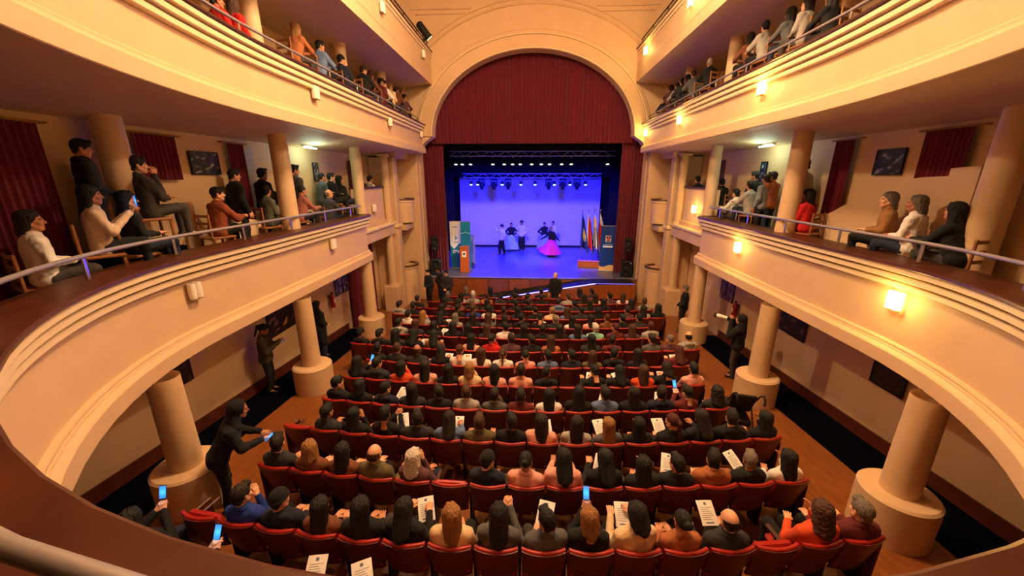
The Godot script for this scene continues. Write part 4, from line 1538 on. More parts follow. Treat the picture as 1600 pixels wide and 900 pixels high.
# ---------------------------------------------------------------- wall lamps: two glass leaves on a metal bracket
func sconce(at: Vector3, turn: float, lit: bool, label: String) -> void:
	var t := thing("wall_sconce", label, "wall lamp", at, turn, "wall sconces along the balcony fronts")
	part("back_plate", box_mesh(Vector3(0, 0, 0.01), Vector3(0.07, 0.2, 0.02), 0.006), M.brass, t)
	part("bracket", tube_mesh([Vector3(0, -0.13, 0.01), Vector3(0, -0.14, 0.05), Vector3(0, -0.13, 0.085)], 0.009, 8), M.brass, t)
	part("tray", box_mesh(Vector3(0, -0.125, 0.085), Vector3(0.2, 0.014, 0.045), 0.004), M.brass, t)
	for s in [-1, 1]:
		var st := tool()
		lathe(st, [Vector2(0.05, -0.115), Vector2(0.056, 0.0), Vector2(0.053, 0.13), Vector2(0.044, 0.13), Vector2(0.047, 0.0), Vector2(0.041, -0.115)], 12, Vector3(s * 0.055, 0, 0.075), 0.0, TAU)
		part("glass_leaf", done(st), M.sconce_glow if lit else M.glass_white, t)
	if lit:
		omni(t, Vector3(0, 0.03, 0.17), Color(1.0, 0.8, 0.42), 0.75, 0.1)

func build_sconces() -> void:
	glow("sconce_glow", Color(1.0, 0.86, 0.55), 5.0)
	for s in [-1, 1]:
		var side := "left" if s < 0 else "right"
		var lit: bool = s > 0
		var what := "glowing warm wall sconce" if lit else "unlit white glass wall sconce"
		var turn := PI / 2 if s < 0 else -PI / 2
		for i in 2:
			sconce(V(s * 5.2, 2.63, [5.35, 9.6][i]), turn, lit, "%s on the %s lower balcony, %s" % [what, side, ["nearer the rear column", "nearer the stage"][i]])
		for i in 4:
			sconce(V(s * 4.62, 6.0, [4.9, 8.6, 13.0, 16.6][i]), turn + (0.35 * s if i == 0 else 0.0), lit, "%s on the %s middle balcony, %s one counted from the arch" % [what, side, ["fourth", "third", "second", "first"][i]])
		for i in 2:
			sconce(V(s * 4.08, 8.62, [11.6, 15.6][i]), turn, lit, "%s on the %s top balcony, %s" % [what, side, ["second from the arch", "nearest the arch"][i]])
		sconce(V(s * 5.62, 3.25, 13.5), turn, lit, "%s on the front of the %s stage box" % [what, side])

# ---------------------------------------------------------------- flat pictures, curtains, doors on the side walls
func blot_picture(sd: int, dark: Color, mid: Color, light: Color, w := 96, h := 72) -> ImageTexture:
	var n := FastNoiseLite.new()
	n.seed = sd
	n.frequency = 0.03
	n.fractal_octaves = 3
	var im := Image.create(w, h, false, Image.FORMAT_RGB8)
	for y in h:
		for x in w:
			var v := n.get_noise_2d(x + y * 0.6, y * 1.6)
			var c := dark.lerp(mid, clampf(v * 2.0 + 0.4, 0, 1))
			if v > 0.28: c = c.lerp(light, clampf((v - 0.28) * 5.0, 0, 1))
			im.set_pixel(x, y, c)
	return ImageTexture.create_from_image(im)

func picture(called: String, label: String, c: Vector3, w: float, h: float, s: int, tex: Texture2D, frame_w := 0.02) -> void:
	var t := thing(called, label, "picture", Vector3(s * (WALL_X - 0.025), c.y, c.z), PI / 2 if s < 0 else -PI / 2)
	var m := StandardMaterial3D.new()
	m.albedo_texture = tex
	m.roughness = 0.45
	var st := tool()
	quad_uv(st, Vector3(-w / 2, h / 2, 0.014), Vector3(w / 2, h / 2, 0.014), Vector3(w / 2, -h / 2, 0.014), Vector3(-w / 2, -h / 2, 0.014))
	part("print", done(st), m, t)
	part("backing", box_mesh(Vector3(0, 0, 0), Vector3(w, h, 0.024), 0.003), M.black_metal, t)
	if frame_w > 0.0:
		for e in [[0, h / 2, w + frame_w, frame_w], [0, -h / 2, w + frame_w, frame_w], [w / 2, 0, frame_w, h], [-w / 2, 0, frame_w, h]]:
			part("frame_bar", box_mesh(Vector3(e[0], e[1], 0.012), Vector3(e[2], e[3], 0.03), 0.004), M.black_metal, t)

func door_curtain(label: String, s: int, d0: float, d1: float, y_top: float, y_bot: float, rod := true) -> void:
	var t := thing("door_curtain", label, "curtain", V(s * (WALL_X - 0.1), y_bot, (d0 + d1) * 0.5))
	var w := d1 - d0
	part("cloth", pleats(V(0, y_top - y_bot, -w / 2), V(0, y_top - y_bot, w / 2), y_top - y_bot, Vector3(-s, 0, 0), int(w / 0.1) + 2, 0.025, int(d0 * 10), 0.3), M.velvet, t)
	if rod:
		var rd := part("rod", tube_mesh([V(0, y_top - y_bot + 0.02, -w / 2 - 0.12), V(0, y_top - y_bot + 0.02, w / 2 + 0.12)], 0.012, 8), M.brass, t)
		for e in [-1, 1]:
			part("rod_bracket", box_mesh(V(s * 0.045, y_top - y_bot + 0.02, e * (w / 2 + 0.1)), Vector3(0.1, 0.03, 0.02), 0.004), M.brass, rd)

func extinguisher(at: Vector3, s: int, label: String) -> void:
	mat("red_paint", Color(0.62, 0.05, 0.05), 0.35)
	var t := thing("fire_extinguisher", label, "extinguisher", at)
	var cy := part("cylinder", lathe_mesh([Vector2(0, 0), Vector2(0.07, 0), Vector2(0.075, 0.02), Vector2(0.075, 0.36), Vector2(0.05, 0.42), Vector2(0.025, 0.44), Vector2(0, 0.44)], 18), M.red_paint, t)
	part("valve", box_mesh(Vector3(0, 0.47, 0), Vector3(0.04, 0.06, 0.09), 0.008), M.black_metal, t)
	part("hose", tube_mesh([Vector3(0, 0.47, 0.04), Vector3(0, 0.42, 0.1), Vector3(0, 0.15, 0.09)], 0.012, 6), M.black_metal, t)
	part("wall_hook", box_mesh(Vector3(s * 0.09, 0.36, 0), Vector3(0.04, 0.06, 0.05), 0.005), M.black_metal, t)
	part("paper_label", box_mesh(Vector3(-s * 0.074, 0.22, 0), Vector3(0.006, 0.14, 0.07), 0.002), M.glass_white, cy)

func build_walls_decor() -> void:
	# lower balcony walls
	door_curtain("wide dark red door curtain on the left balcony wall behind the rear spectators", -1, 3.9, 4.85, 4.95, 2.7)
	door_curtain("short dark red curtain on the left balcony wall behind the thick column", -1, 6.02, 6.78, 4.97, 4.26)
	door_curtain("narrow dark red curtain beside a lit doorway on the left balcony wall", -1, 7.95, 8.42, 4.97, 2.7)
	door_curtain("tall dark red door curtain on the right balcony wall beside the blue picture", 1, 8.1, 8.6, 5.0, 2.7)
	door_curtain("wide dark red curtain on the right balcony wall by the thick column", 1, 6.05, 6.75, 4.99, 3.5)
	picture("framed_picture", "dark grey picture with a pale diagonal streak on the left balcony wall", V(-6.3, 4.56, 7.4), 0.66, 0.4, -1, blot_picture(3, Color(0.1, 0.09, 0.09), Color(0.3, 0.28, 0.26), Color(0.75, 0.72, 0.65)))
	picture("framed_picture", "dark blue picture with a pale streak on the right balcony wall", V(6.3, 4.56, 7.35), 0.55, 0.42, 1, blot_picture(5, Color(0.06, 0.07, 0.13), Color(0.16, 0.2, 0.33), Color(0.6, 0.6, 0.62)))
	picture("framed_picture", "small blue and white poster on the right gallery wall by the lamp", V(6.3, 4.45, 11.1), 0.26, 0.5, 1, blot_picture(9, Color(0.05, 0.08, 0.2), Color(0.2, 0.3, 0.5), Color(0.9, 0.9, 0.9)))
	picture("framed_picture", "small white and black poster on the left gallery wall by the lamp", V(-6.3, 4.45, 11.3), 0.26, 0.5, -1, blot_picture(10, Color(0.1, 0.1, 0.12), Color(0.6, 0.6, 0.6), Color(0.95, 0.95, 0.95)))
	var d := struct("door_1", "doorway with pale daylight beyond, left balcony wall")
	part("opening", box_mesh(V(-6.27, 3.75, 8.62), Vector3(0.04, 2.3, 0.28), 0.005), M.door_pale, d)
	# ground floor
	picture("painting", "dark painting of figures on the left wall behind the phone user", on_x(437, 495, -6.3), 1.0, 0.75, -1, blot_picture(21, Color(0.1, 0.06, 0.05), Color(0.3, 0.2, 0.13), Color(0.7, 0.55, 0.35)))
	picture("painting", "dark painting on the right wall by the photographer's column", on_x(1240, 500, 6.3), 1.0, 0.72, 1, blot_picture(22, Color(0.09, 0.05, 0.04), Color(0.26, 0.15, 0.1), Color(0.55, 0.38, 0.28)))
	picture("painting", "nearly black painting on the right wall behind the rear column", on_x(1392, 588, 6.3), 0.62, 0.5, 1, blot_picture(23, Color(0.06, 0.03, 0.03), Color(0.14, 0.08, 0.06), Color(0.3, 0.2, 0.15)))
	picture("painting", "dark painting on the left wall behind the rear column", on_x(262, 585, -6.3), 0.8, 0.6, -1, blot_picture(24, Color(0.05, 0.04, 0.04), Color(0.14, 0.1, 0.08), Color(0.3, 0.2, 0.15)))
	for i in 2:
		picture("poster", "purple and white poster on the left wall above the extinguisher, %s" % ["wider one", "narrower one"][i], on_x([527.0, 537.5][i], [447.0, 442.0][i], -6.3), [0.44, 0.36][i], 0.62, -1, blot_picture(30 + i, Color(0.12, 0.08, 0.2), Color(0.4, 0.35, 0.5), Color(0.9, 0.88, 0.85)), 0.0)
		picture("poster", "brown portrait poster on the right wall by the extinguisher, %s" % ["with a pale oval", "plain dark one"][i], on_x([1132.0, 1143.0][i], [451.0, 456.0][i], 6.3), [0.36, 0.42][i], 0.66, 1, blot_picture(33 + i, Color(0.2, 0.1, 0.08), Color(0.42, 0.26, 0.2), Color(0.85, 0.7, 0.6)), 0.0)
	extinguisher(on_x(521, 480, -6.18), -1, "red fire extinguisher hanging on the left wall under purple posters")
	extinguisher(on_x(1146, 495, 6.18), 1, "red fire extinguisher hanging on the right wall under brown posters")
	door_curtain("dark red curtain closing the archway under the left stage box", -1, 12.35, 14.5, 2.15, -0.95, false)
	door_curtain("dark red curtain in the door behind the left stage box", -1, 13.3, 13.9, 4.85, 2.9, false)
	for s in [-1, 1]:
		var side := "left" if s < 0 else "right"
		var dk := struct("door_2" if s < 0 else "door_3", "brown wooden door behind the %s stage box" % side)
		part("leaf", box_mesh(V(s * 6.28, 3.9, 13.75), Vector3(0.05, 1.9, 0.9 if s > 0 else 0.4), 0.008), M.door_wood, dk)
		part("door_knob", lathe_mesh([Vector2(0, 0), Vector2(0.03, 0.01), Vector2(0.03, 0.04), Vector2(0, 0.05)], 10, false), M.brass, dk, Transform3D(Basis(Vector3.FORWARD, s * -PI / 2), V(s * 6.25, 3.85, 13.62)))
		# fluorescent fitting over the gallery
		var t := thing("gallery_light", "white fluorescent gallery light on the %s balcony wall near the stage" % side, "light", V(s * 5.95, 5.06, 10.6))
		part("housing", box_mesh(Vector3(0, 0.03, 0), Vector3(0.1, 0.03, 0.7), 0.008), M.chrome, t)
		part("tube", tube_mesh([Vector3(0, 0, -0.32), Vector3(0, 0, 0.32)], 0.018, 8), M.tube_white, t)
		omni(t, Vector3(-s * 0.12, -0.06, 0), Color(0.86, 1.0, 0.86), 0.8, 0.3)

# ---------------------------------------------------------------- stage properties
func image_of(w: int, h: int, c: Color) -> Image:
	var im := Image.create(w, h, false, Image.FORMAT_RGB8)
	im.fill(c)
	return im

func flag_image(kind: int) -> Image:
	var im := image_of(64, 96, Color(0.9, 0.9, 0.92))
	match kind:
		0:
			im.fill(Color(0.05, 0.13, 0.55))
			for y in 96:
				for x in 64:
					var r := Vector2(x - 34, (y - 52) * 0.8).length()
					if r < 10: im.set_pixel(x, y, Color(0.95, 0.8, 0.2))
					elif r < 16 and int(atan2(y - 52, x - 34) * 5) % 2 == 0: im.set_pixel(x, y, Color(0.9, 0.9, 0.9))
		1:
			im.fill_rect(Rect2i(20, 0, 26, 96), Color(0.8, 0.08, 0.1))
			im.fill_rect(Rect2i(46, 0, 18, 96), Color(0.1, 0.15, 0.5))
		2:
			for k in 4: im.fill_rect(Rect2i(8 + k * 15, 22, 7, 74), Color(0.05, 0.07, 0.2))
			im.fill_rect(Rect2i(0, 0, 34, 34), Color(0.93, 0.93, 0.93))
			im.fill_rect(Rect2i(8, 8, 18, 18), Color(0.95, 0.7, 0.12))
		3:
			im.fill_rect(Rect2i(0, 28, 40, 68), Color(0.85, 0.08, 0.09))
	return im

# a flag hanging folded from a pole
func flag(at: Vector3, kind: int, label: String) -> void:
	var t := thing("flag", label, "flag", at, 0.0, "flags in the wooden stand")
	var pl := part("pole", tube_mesh([Vector3.ZERO, Vector3(0, 2.5, 0)], 0.016, 8), M.pole_wood, t)
	part("finial", lathe_mesh([Vector2(0, 2.48), Vector2(0.03, 2.52), Vector2(0.02, 2.58), Vector2(0, 2.66)], 10, false), M.chrome, pl)
	var m := StandardMaterial3D.new()
	m.albedo_texture = ImageTexture.create_from_image(flag_image(kind))
	m.roughness = 0.7
	var st := tool()
	st.set_smooth_group(1)
	var cols := 16
	var rows := 12
	var grid := []
	for j in rows + 1:
		var v := float(j) / rows
		var line := []
		for i in cols + 1:
			var u := float(i) / cols
			var x := (u - 0.15) * (0.16 + 0.3 * v)
			line.append(Vector3(x, 2.42 - v * 1.55 - u * 0.45, 0.06 * sin(u * 9.0 + kind) * (0.5 + v) + 0.05))
		grid.append(line)
	for j in rows:
		for i in cols:
			for e in [[i, j], [i + 1, j], [i + 1, j + 1], [i, j], [i + 1, j + 1], [i, j + 1]]:
				st.set_uv(Vector2(float(e[0]) / cols, float(e[1]) / rows))
				st.add_vertex(grid[e[1]][e[0]])
	part("cloth", done(st), m, t)

func roll_banner(at: Vector3, w: float, h: float, im: Image, turn: float, label: String) -> Node3D:
	var t := thing("roll_up_banner", label, "banner", at, turn)
	var m := StandardMaterial3D.new()
	m.albedo_texture = ImageTexture.create_from_image(im)
	m.roughness = 0.5
	var st := tool()
	quad_uv(st, Vector3(-w / 2, h, 0.006), Vector3(w / 2, h, 0.006), Vector3(w / 2, 0.05, 0.006), Vector3(-w / 2, 0.05, 0.006))
	part("print", done(st), m, t)
	part("sheet", box_mesh(Vector3(0, h / 2 + 0.02, 0), Vector3(w, h - 0.05, 0.008), 0.002), M.glass_white, t)
	part("foot", box_mesh(Vector3(0, 0.03, 0), Vector3(w + 0.05, 0.06, 0.16), 0.015), M.steel, t)
	part("top_bar", box_mesh(Vector3(0, h, 0), Vector3(w + 0.02, 0.03, 0.02), 0.006), M.steel, t)
	part("stay", tube_mesh([Vector3(0, 0.05, -0.05), Vector3(0, h, -0.02)], 0.012, 6), M.steel, t)
	return t

func letters(text: String, size: float, at: Vector3, m: Material, parent: Node) -> void:
	var tm := TextMesh.new()
	tm.text = text
	var f := SystemFont.new()
	f.font_names = PackedStringArray(["Droid Sans"])
	f.font_weight = 700
	tm.font = f
	tm.font_size = 32
	tm.pixel_size = size / 32.0
	tm.depth = 0.006
	part("lettering", tm, m, parent, Transform3D(Basis(), at))

func build_stage_things() -> void:
	mat("pole_wood", Color(0.4, 0.25, 0.12), 0.4)
	mat("lectern_wood", Color(0.72, 0.36, 0.14), 0.4)
	mat("teal_panel", Color(0.05, 0.6, 0.66), 0.5)
	mat("speaker_black", Color(0.025, 0.025, 0.028), 0.7)
	# lectern with a teal panel standing behind it
	var p := on_y(727, 424, STAGE_Y)
	var t := thing("lectern", "tall orange brown wooden lectern with a white notice on its front", "lectern", p)
	part("column", box_mesh(Vector3(0, 0.6, 0), Vector3(0.42, 1.2, 0.36), 0.015), M.lectern_wood, t)
	part("reading_desk", box_mesh(Vector3(0, 1.2, -0.02), Vector3(0.46, 0.05, 0.44), 0.012), M.lectern_wood, t)
	part("plinth", box_mesh(Vector3(0, 0.03, 0), Vector3(0.46, 0.06, 0.4), 0.01), M.lectern_wood, t)
	var nt := part("notice", box_mesh(Vector3(0, 0.88, 0.182), Vector3(0.2, 0.28, 0.006), 0.002), M.glass_white, t)
	part("notice_emblem", box_mesh(Vector3(0.0, 0.9, 0.187), Vector3(0.09, 0.11, 0.004), 0.002), M.speaker_black, nt)
	var im := image_of(64, 256, Color(0.02, 0.5, 0.7))
	im.fill_rect(Rect2i(0, 0, 64, 50), Color(0.02, 0.58, 0.78))
	for x in 64: im.fill_rect(Rect2i(x, 56 + int(4 * sin(x * 0.15)), 1, 7), Color(0.5, 0.85, 0.88))
	roll_banner(p + V(0.0, 0, 0.45), 0.5, 2.35, im, 0.0, "teal roll-up banner with a pale wave standing behind the lectern")
	im = image_of(64, 256, Color(0.92, 0.94, 0.93))
	for y in range(120, 256):
		for x in 64:
			if y > 150 - absi(x - 20): im.set_pixel(x, y, Color(0.03, 0.42, 0.6))
	im.fill_rect(Rect2i(14, 28, 30, 5), Color(0.3, 0.6, 0.65))
	for k in 14: im.fill_rect(Rect2i(28, 76 + k * 2, 14 - absi(k - 7) * 2, 2), Color(0.35, 0.6, 0.7))
	im.fill_rect(Rect2i(18, 112, 30, 4), Color(0.4, 0.6, 0.7))
	t = roll_banner(p + V(-0.52, 0, 0.6), 0.55, 2.35, im, 0.1, "white and blue roll-up banner at the left of the lectern")
	letters("ITV", 0.22, Vector3(0.0, 0.85, 0.012), M.glass_white, t)
	im = image_of(32, 128, Color(0.88, 0.92, 0.95))
	im.fill_rect(Rect2i(8, 20, 16, 60), Color(0.7, 0.82, 0.9))
	roll_banner(on_y(739, 412, STAGE_Y), 0.4, 1.5, im, -0.7, "small pale roll-up banner standing behind the lectern towards the backdrop")
	t = thing("microphone_stand", "thin black microphone stand beside the lectern", "stand", on_y(738.5, 418, STAGE_Y))
	part("base", lathe_mesh([Vector2(0.13, 0), Vector2(0.13, 0.015), Vector2(0.02, 0.03), Vector2(0, 0.03)], 16), M.black_metal, t)
	var mp := part("pole", tube_mesh([Vector3(0, 0.02, 0), Vector3(0, 1.25, 0)], 0.011, 8), M.black_metal, t)
	part("microphone", tube_mesh([Vector3(0, 1.22, 0), Vector3(0, 1.3, 0.12)], [0.015, 0.025], 8), M.black_metal, mp)
	# flags in an orange wooden stand
	p = on_y(920, 417, STAGE_Y)
	t = thing("flag_stand", "low orange wooden box holding the flag poles", "stand", p, -0.16)
	part("box", box_mesh(Vector3(0, 0.15, 0), Vector3(1.12, 0.3, 0.3), 0.015), M.lectern_wood, t)
	part("rim", box_mesh(Vector3(0, 0.3, 0), Vector3(1.16, 0.03, 0.34), 0.008), M.lectern_wood, t)
	var fl := ["blue flag with a yellow sun emblem", "red, white and blue flag", "white flag with dark stripes", "red and white flag"]
	for i in 4:
		flag(p + V(-0.45 + i * 0.3, 0.3, 0.05 * i), i, fl[i] + " hanging from a pole in the wooden stand")
	im = image_of(96, 224, Color(0.01, 0.22, 0.55))
	im.fill_rect(Rect2i(31, 48, 34, 32), Color(0.92, 0.9, 0.88))
	im.fill_rect(Rect2i(34, 51, 12, 11), Color(0.1, 0.2, 0.5))
	im.fill_rect(Rect2i(50, 51, 12, 11), Color(0.12, 0.16, 0.3))
	im.fill_rect(Rect2i(38, 58, 20, 12), Color(0.85, 0.3, 0.2))
	im.fill_rect(Rect2i(36, 72, 24, 6), Color(0.15, 0.15, 0.3))
	im.fill_rect(Rect2i(18, 90, 60, 5), Color(0.45, 0.6, 0.8))
	im.fill_rect(Rect2i(18, 98, 60, 9), Color(0.92, 0.93, 0.95))
	for x in 96:
		var y0 := 196 + int(9 * sin(x * 0.055 + 0.6) + x * 0.1)
		im.fill_rect(Rect2i(x, y0, 1, 224 - y0), Color(0.9, 0.72, 0.45))
	roll_banner(on_y(947, 424, STAGE_Y), 0.72, 2.2, im, -0.14, "dark blue roll-up banner with a crest and a sand coloured foot")
	# loudspeakers at both sides of the stage
	for s in [-1, 1]:
		var side := "left" if s < 0 else "right"
		for k in 2:
			var base := V(s * 4.42, STAGE_Y, 17.3)
			t = thing("loudspeaker", "black %s at the %s edge of the stage" % [["floor loudspeaker with two cones", "slim loudspeaker on a pole"][k], side], "loudspeaker", base + Vector3(0, 0.0 if k == 0 else 0.75, 0), s * -0.25)
			var bw: float = [0.5, 0.32][k]
			var bh: float = [0.72, 0.6][k]
			var by: float = [0.38, 0.72][k]
			var cab := part("cabinet", box_mesh(Vector3(0, by, 0), Vector3(bw, bh, 0.36), 0.02), M.speaker_black, t)
			for c in 2:
				part("cone", lathe_mesh([Vector2(0, -0.02), Vector2(0.06, 0), Vector2(bw * 0.32, 0.02), Vector2(bw * 0.36, 0.012)], 18), M.black_metal, cab, Transform3D(Basis(Vector3.RIGHT, PI / 2), Vector3(0, by + (c - 0.5) * bh * 0.48, 0.182)))
			if k == 1: part("pole", tube_mesh([Vector3(0, -0.02, 0), Vector3(0, 0.45, 0)], 0.02, 8), M.black_metal, t)
			else: part("indicator_light", box_mesh(Vector3(0.18, 0.66, 0.182), Vector3(0.02, 0.02, 0.01), 0.003), M.led_blue, cab)

# ---------------------------------------------------------------- lights over the stage
func moving_head(at: Vector3, lit: bool, label: String) -> void:
	var t := thing("moving_head_lamp", label, "stage light", at, 0.0, "moving head lamps over the stage")
	part("base", box_mesh(Vector3(0, -0.1, 0), Vector3(0.34, 0.14, 0.3), 0.02), M.speaker_black, t)
	for s in [-1, 1]:
		part("yoke_arm", box_mesh(Vector3(s * 0.17, -0.32, 0), Vector3(0.06, 0.36, 0.14), 0.02), M.speaker_black, t)
	part("head", lathe_mesh([Vector2(0, -0.2), Vector2(0.1, -0.22), Vector2(0.13, -0.34), Vector2(0.12, -0.5), Vector2(0.085, -0.66), Vector2(0.07, -0.67), Vector2(0, -0.66)], 16, false), M.speaker_black, t)
	part("clamp", box_mesh(Vector3(0, -0.01, 0), Vector3(0.08, 0.08, 0.05), 0.01), M.steel, t)

func par_can(at: Vector3, tilt: float, lens: Material, label: String, group: String) -> void:
	var t := thing("par_lamp", label, "stage light", at, 0.0, group)
	var b := Basis(Vector3.RIGHT, tilt)
	var can := part("can", lathe_mesh([Vector2(0.05, 0.1), Vector2(0.07, 0.08), Vector2(0.1, -0.1), Vector2(0.1, -0.14), Vector2(0.09, -0.14), Vector2(0.08, -0.05), Vector2(0, -0.04)], 16), M.speaker_black, t, Transform3D(b, Vector3(0, -0.28, 0)))
	part("lens_light", lathe_mesh([Vector2(0, -0.125), Vector2(0.085, -0.125), Vector2(0.085, -0.13), Vector2(0, -0.14)], 16), lens, can)
	part("yoke", tube_mesh([Vector3(-0.11, -0.28, 0), Vector3(-0.11, -0.06, 0), Vector3(0.11, -0.06, 0), Vector3(0.11, -0.28, 0)], 0.01, 6), M.black_metal, t)
	part("clamp", box_mesh(Vector3(0, -0.03, 0), Vector3(0.05, 0.08, 0.04), 0.008), M.steel, t)

func light_bar(called_label: String, y: float, d: float, half: float) -> Node3D:
	var t := thing("lighting_truss", called_label, "lighting truss", V(0, y, d))
	for e in [[0.0, 0.0], [0.0, 0.22]]:
		part("tube", tube_mesh([Vector3(-half, e[1], 0), Vector3(half, e[1], 0)], 0.025, 8), M.steel, t)
	var x := -half
	var up := false
	while x < half - 0.3:
		part("lattice_strut", tube_mesh([Vector3(x, 0.22 if up else 0.0, 0), Vector3(x + 0.4, 0.0 if up else 0.22, 0)], 0.012, 6), M.steel, t)
		x += 0.4
		up = not up
	for e in [-1, 1]:
		part("hanger", tube_mesh([Vector3(e * half * 0.8, 0.2, 0), Vector3(e * half * 0.8, 10.9 - y, 0)], 0.01, 6), M.black_metal, t)
	return t

func stage_lights() -> void:
	glow("lens_blue", Color(0.45, 0.55, 1.0), 8.0)
	glow("lens_warm", Color(0.95, 1.0, 0.85), 1.6)
	var front := light_bar("steel lighting truss nearer the audience above the stage", 5.32, 20.0, 4.1)
	var rear := light_bar("steel lighting truss close to the blue backdrop", 4.28, 22.9, 4.0)
	for u in [712.0, 722.0, 735.0, 770.0, 788.0, 801.0, 813.0, 831.0, 846.0, 859.0, 878.0, 893.0, 950.0]:
		var p := on_d(u, 241, 20.0)
		par_can(Vector3(clampf(p.x, -4.0, 4.0), 5.32, p.z), -0.45, M.lens_warm, "black can lamp with pale lens on the truss nearer the audience", "can lamps on the front truss")
	for u in [753.0, 772.0, 794.0, 857.0, 879.0, 901.0]:
		var p := on_d(u, 300, 22.9)
		moving_head(Vector3(p.x, 4.28, p.z), true, "black moving head lamp hanging in front of the blue backdrop")
	for u in [737.0, 747.0, 785.0, 814.0, 836.0, 866.0, 890.0, 914.0]:
		var p := on_d(u, 290, 22.9)
		par_can(Vector3(p.x, 4.28, p.z + 0.12), -0.5, M.lens_blue, "small lamp with glowing blue lens on the truss by the backdrop", "blue lamps on the rear truss")
	# beams
	for k in 5:
		var x := -3.4 + k * 1.7
		spot(front, Vector3(x, -0.45, -0.1), Vector3(x * 1.05, -3.9, -5.0), Color(0.05, 0.07, 1.0), 62.0, 44.0, 0.15)
	for k in 4:
		var x := -3.0 + k * 2.0
		spot(rear, Vector3(x, -0.45, 0.2), Vector3(x * 0.8, -4.3, 2.4), Color(0.04, 0.035, 1.0), 90.0, 44.0, 0.1)
	spot(front, Vector3(0.5, -0.45, 0), Vector3(0.4, -5.4, -0.6), Color(0.5, 0.5, 1.0), 60.0, 22.0, 0.1)
	for k in 3:
		spot(front, Vector3(-2.4 + k * 2.4, -0.45, 0), Vector3(-1.4 + k * 1.4, -5.0, -3.6), Color(0.8, 0.78, 1.0), 4.0, 14.0, 0.1)
	# follow spots on the rail of the top balcony
	for s in [-1, 1]:
		var at := V(s * 3.98, 9.42, 15.7 if s < 0 else 10.2)
		var t := thing("rail_spotlight", "black theatre spotlight clamped to the rail of the %s top balcony" % ("left" if s < 0 else "right"), "spotlight", at)
		var aim := (V(3.1, 0.6, 19.0) if s < 0 else V(-3.3, 0.8, 17.4)) - at
		var b := Basis.looking_at(aim, Vector3.UP)
		part("housing", tube_mesh([b * Vector3(0, 0, 0.3), b * Vector3(0, 0, 0.25), b * Vector3(0, 0, -0.22), b * Vector3(0, 0, -0.3)], [0.06, 0.13, 0.13, 0.15], 14), M.speaker_black, t)
		part("lens_light", tube_mesh([b * Vector3(0, 0, -0.301), b * Vector3(0, 0, -0.306)], 0.12, 14), M.lens_warm, t)
		part("yoke", tube_mesh([Vector3(0, 0.0, -0.16), Vector3(0, -0.28, -0.16), Vector3(0, -0.28, 0.16), Vector3(0, 0.0, 0.16)], 0.018, 8), M.speaker_black, t)
		part("clamp", box_mesh(Vector3(0, -0.3, 0), Vector3(0.07, 0.1, 0.07), 0.01), M.speaker_black, t)
		spot(t, b * Vector3(0, 0, -0.33), aim, Color(1.0, 0.92, 0.85), 160.0 if s < 0 else 130.0, 6.5, 0.08)

# ---------------------------------------------------------------- people beside the audience
func onlooker(pose: String, code: String, u: float, v: float, x: float, turn: float, label: String, group: String, opts := {}) -> Node3D:
	var head := on_x(u, v, x)
	if opts.has("d"): head = V(x, head.y + 0.02, opts.d)
	var hp: Vector3 = poses[pose].head.origin
	var fy: float = opts.get("floor", T1[6])
	var sc: float = opts.get("scale", 0.95)
	if not poses[pose].J.seated: sc = clampf((head.y - fy) / hp.y, 0.85, 1.1)
	opts = opts.duplicate()
	opts.scale = sc
	var at := head - Basis(Vector3.UP, turn) * hp * sc
	var n := person(pose, code, at, turn, label, group, opts)
	if poses[pose].J.seated and opts.get("chair", true):
		chair(Vector3(at.x, fy, at.z) + Basis(Vector3.UP, turn) * Vector3(0, 0, 0.04), turn, maxf(at.y + 0.36 * sc - fy, 0.2), label)
	return n

func chair(at: Vector3, turn: float, seat_h: float, who: String) -> void:
	var w := who.split(" ")
	var cut := PackedStringArray()
	for k in w:
		if k in ["on", "leaning", "seated", "standing", "at", "looking", "resting", "holding"] and cut.size() > 4: break
		cut.append(k)
		if cut.size() == 9: break
	var t := thing("balcony_chair", ("wooden balcony chair under the " + " ".join(cut)).trim_suffix(","), "chair", at, turn, "wooden chairs on the balconies")
	part("seat", box_mesh(Vector3(0, seat_h - 0.02, 0), Vector3(0.42, 0.04, 0.42), 0.012), M.chair_wood, t)
	for sx in [-1, 1]:
		for sz in [-1, 1]:
			part("leg", box_mesh(Vector3(sx * 0.18, (seat_h - 0.04) * 0.5, sz * 0.18), Vector3(0.035, seat_h - 0.04, 0.035), 0.006), M.chair_wood, t)
		part("back_post", box_mesh(Vector3(sx * 0.18, seat_h + 0.2, 0.2), Vector3(0.035, 0.44, 0.03), 0.006), M.chair_wood, t)
	for k in 3:
		part("back_slat", box_mesh(Vector3(0, seat_h + 0.12 + k * 0.13, 0.2), Vector3(0.34, 0.05, 0.018), 0.005), M.chair_wood, t)

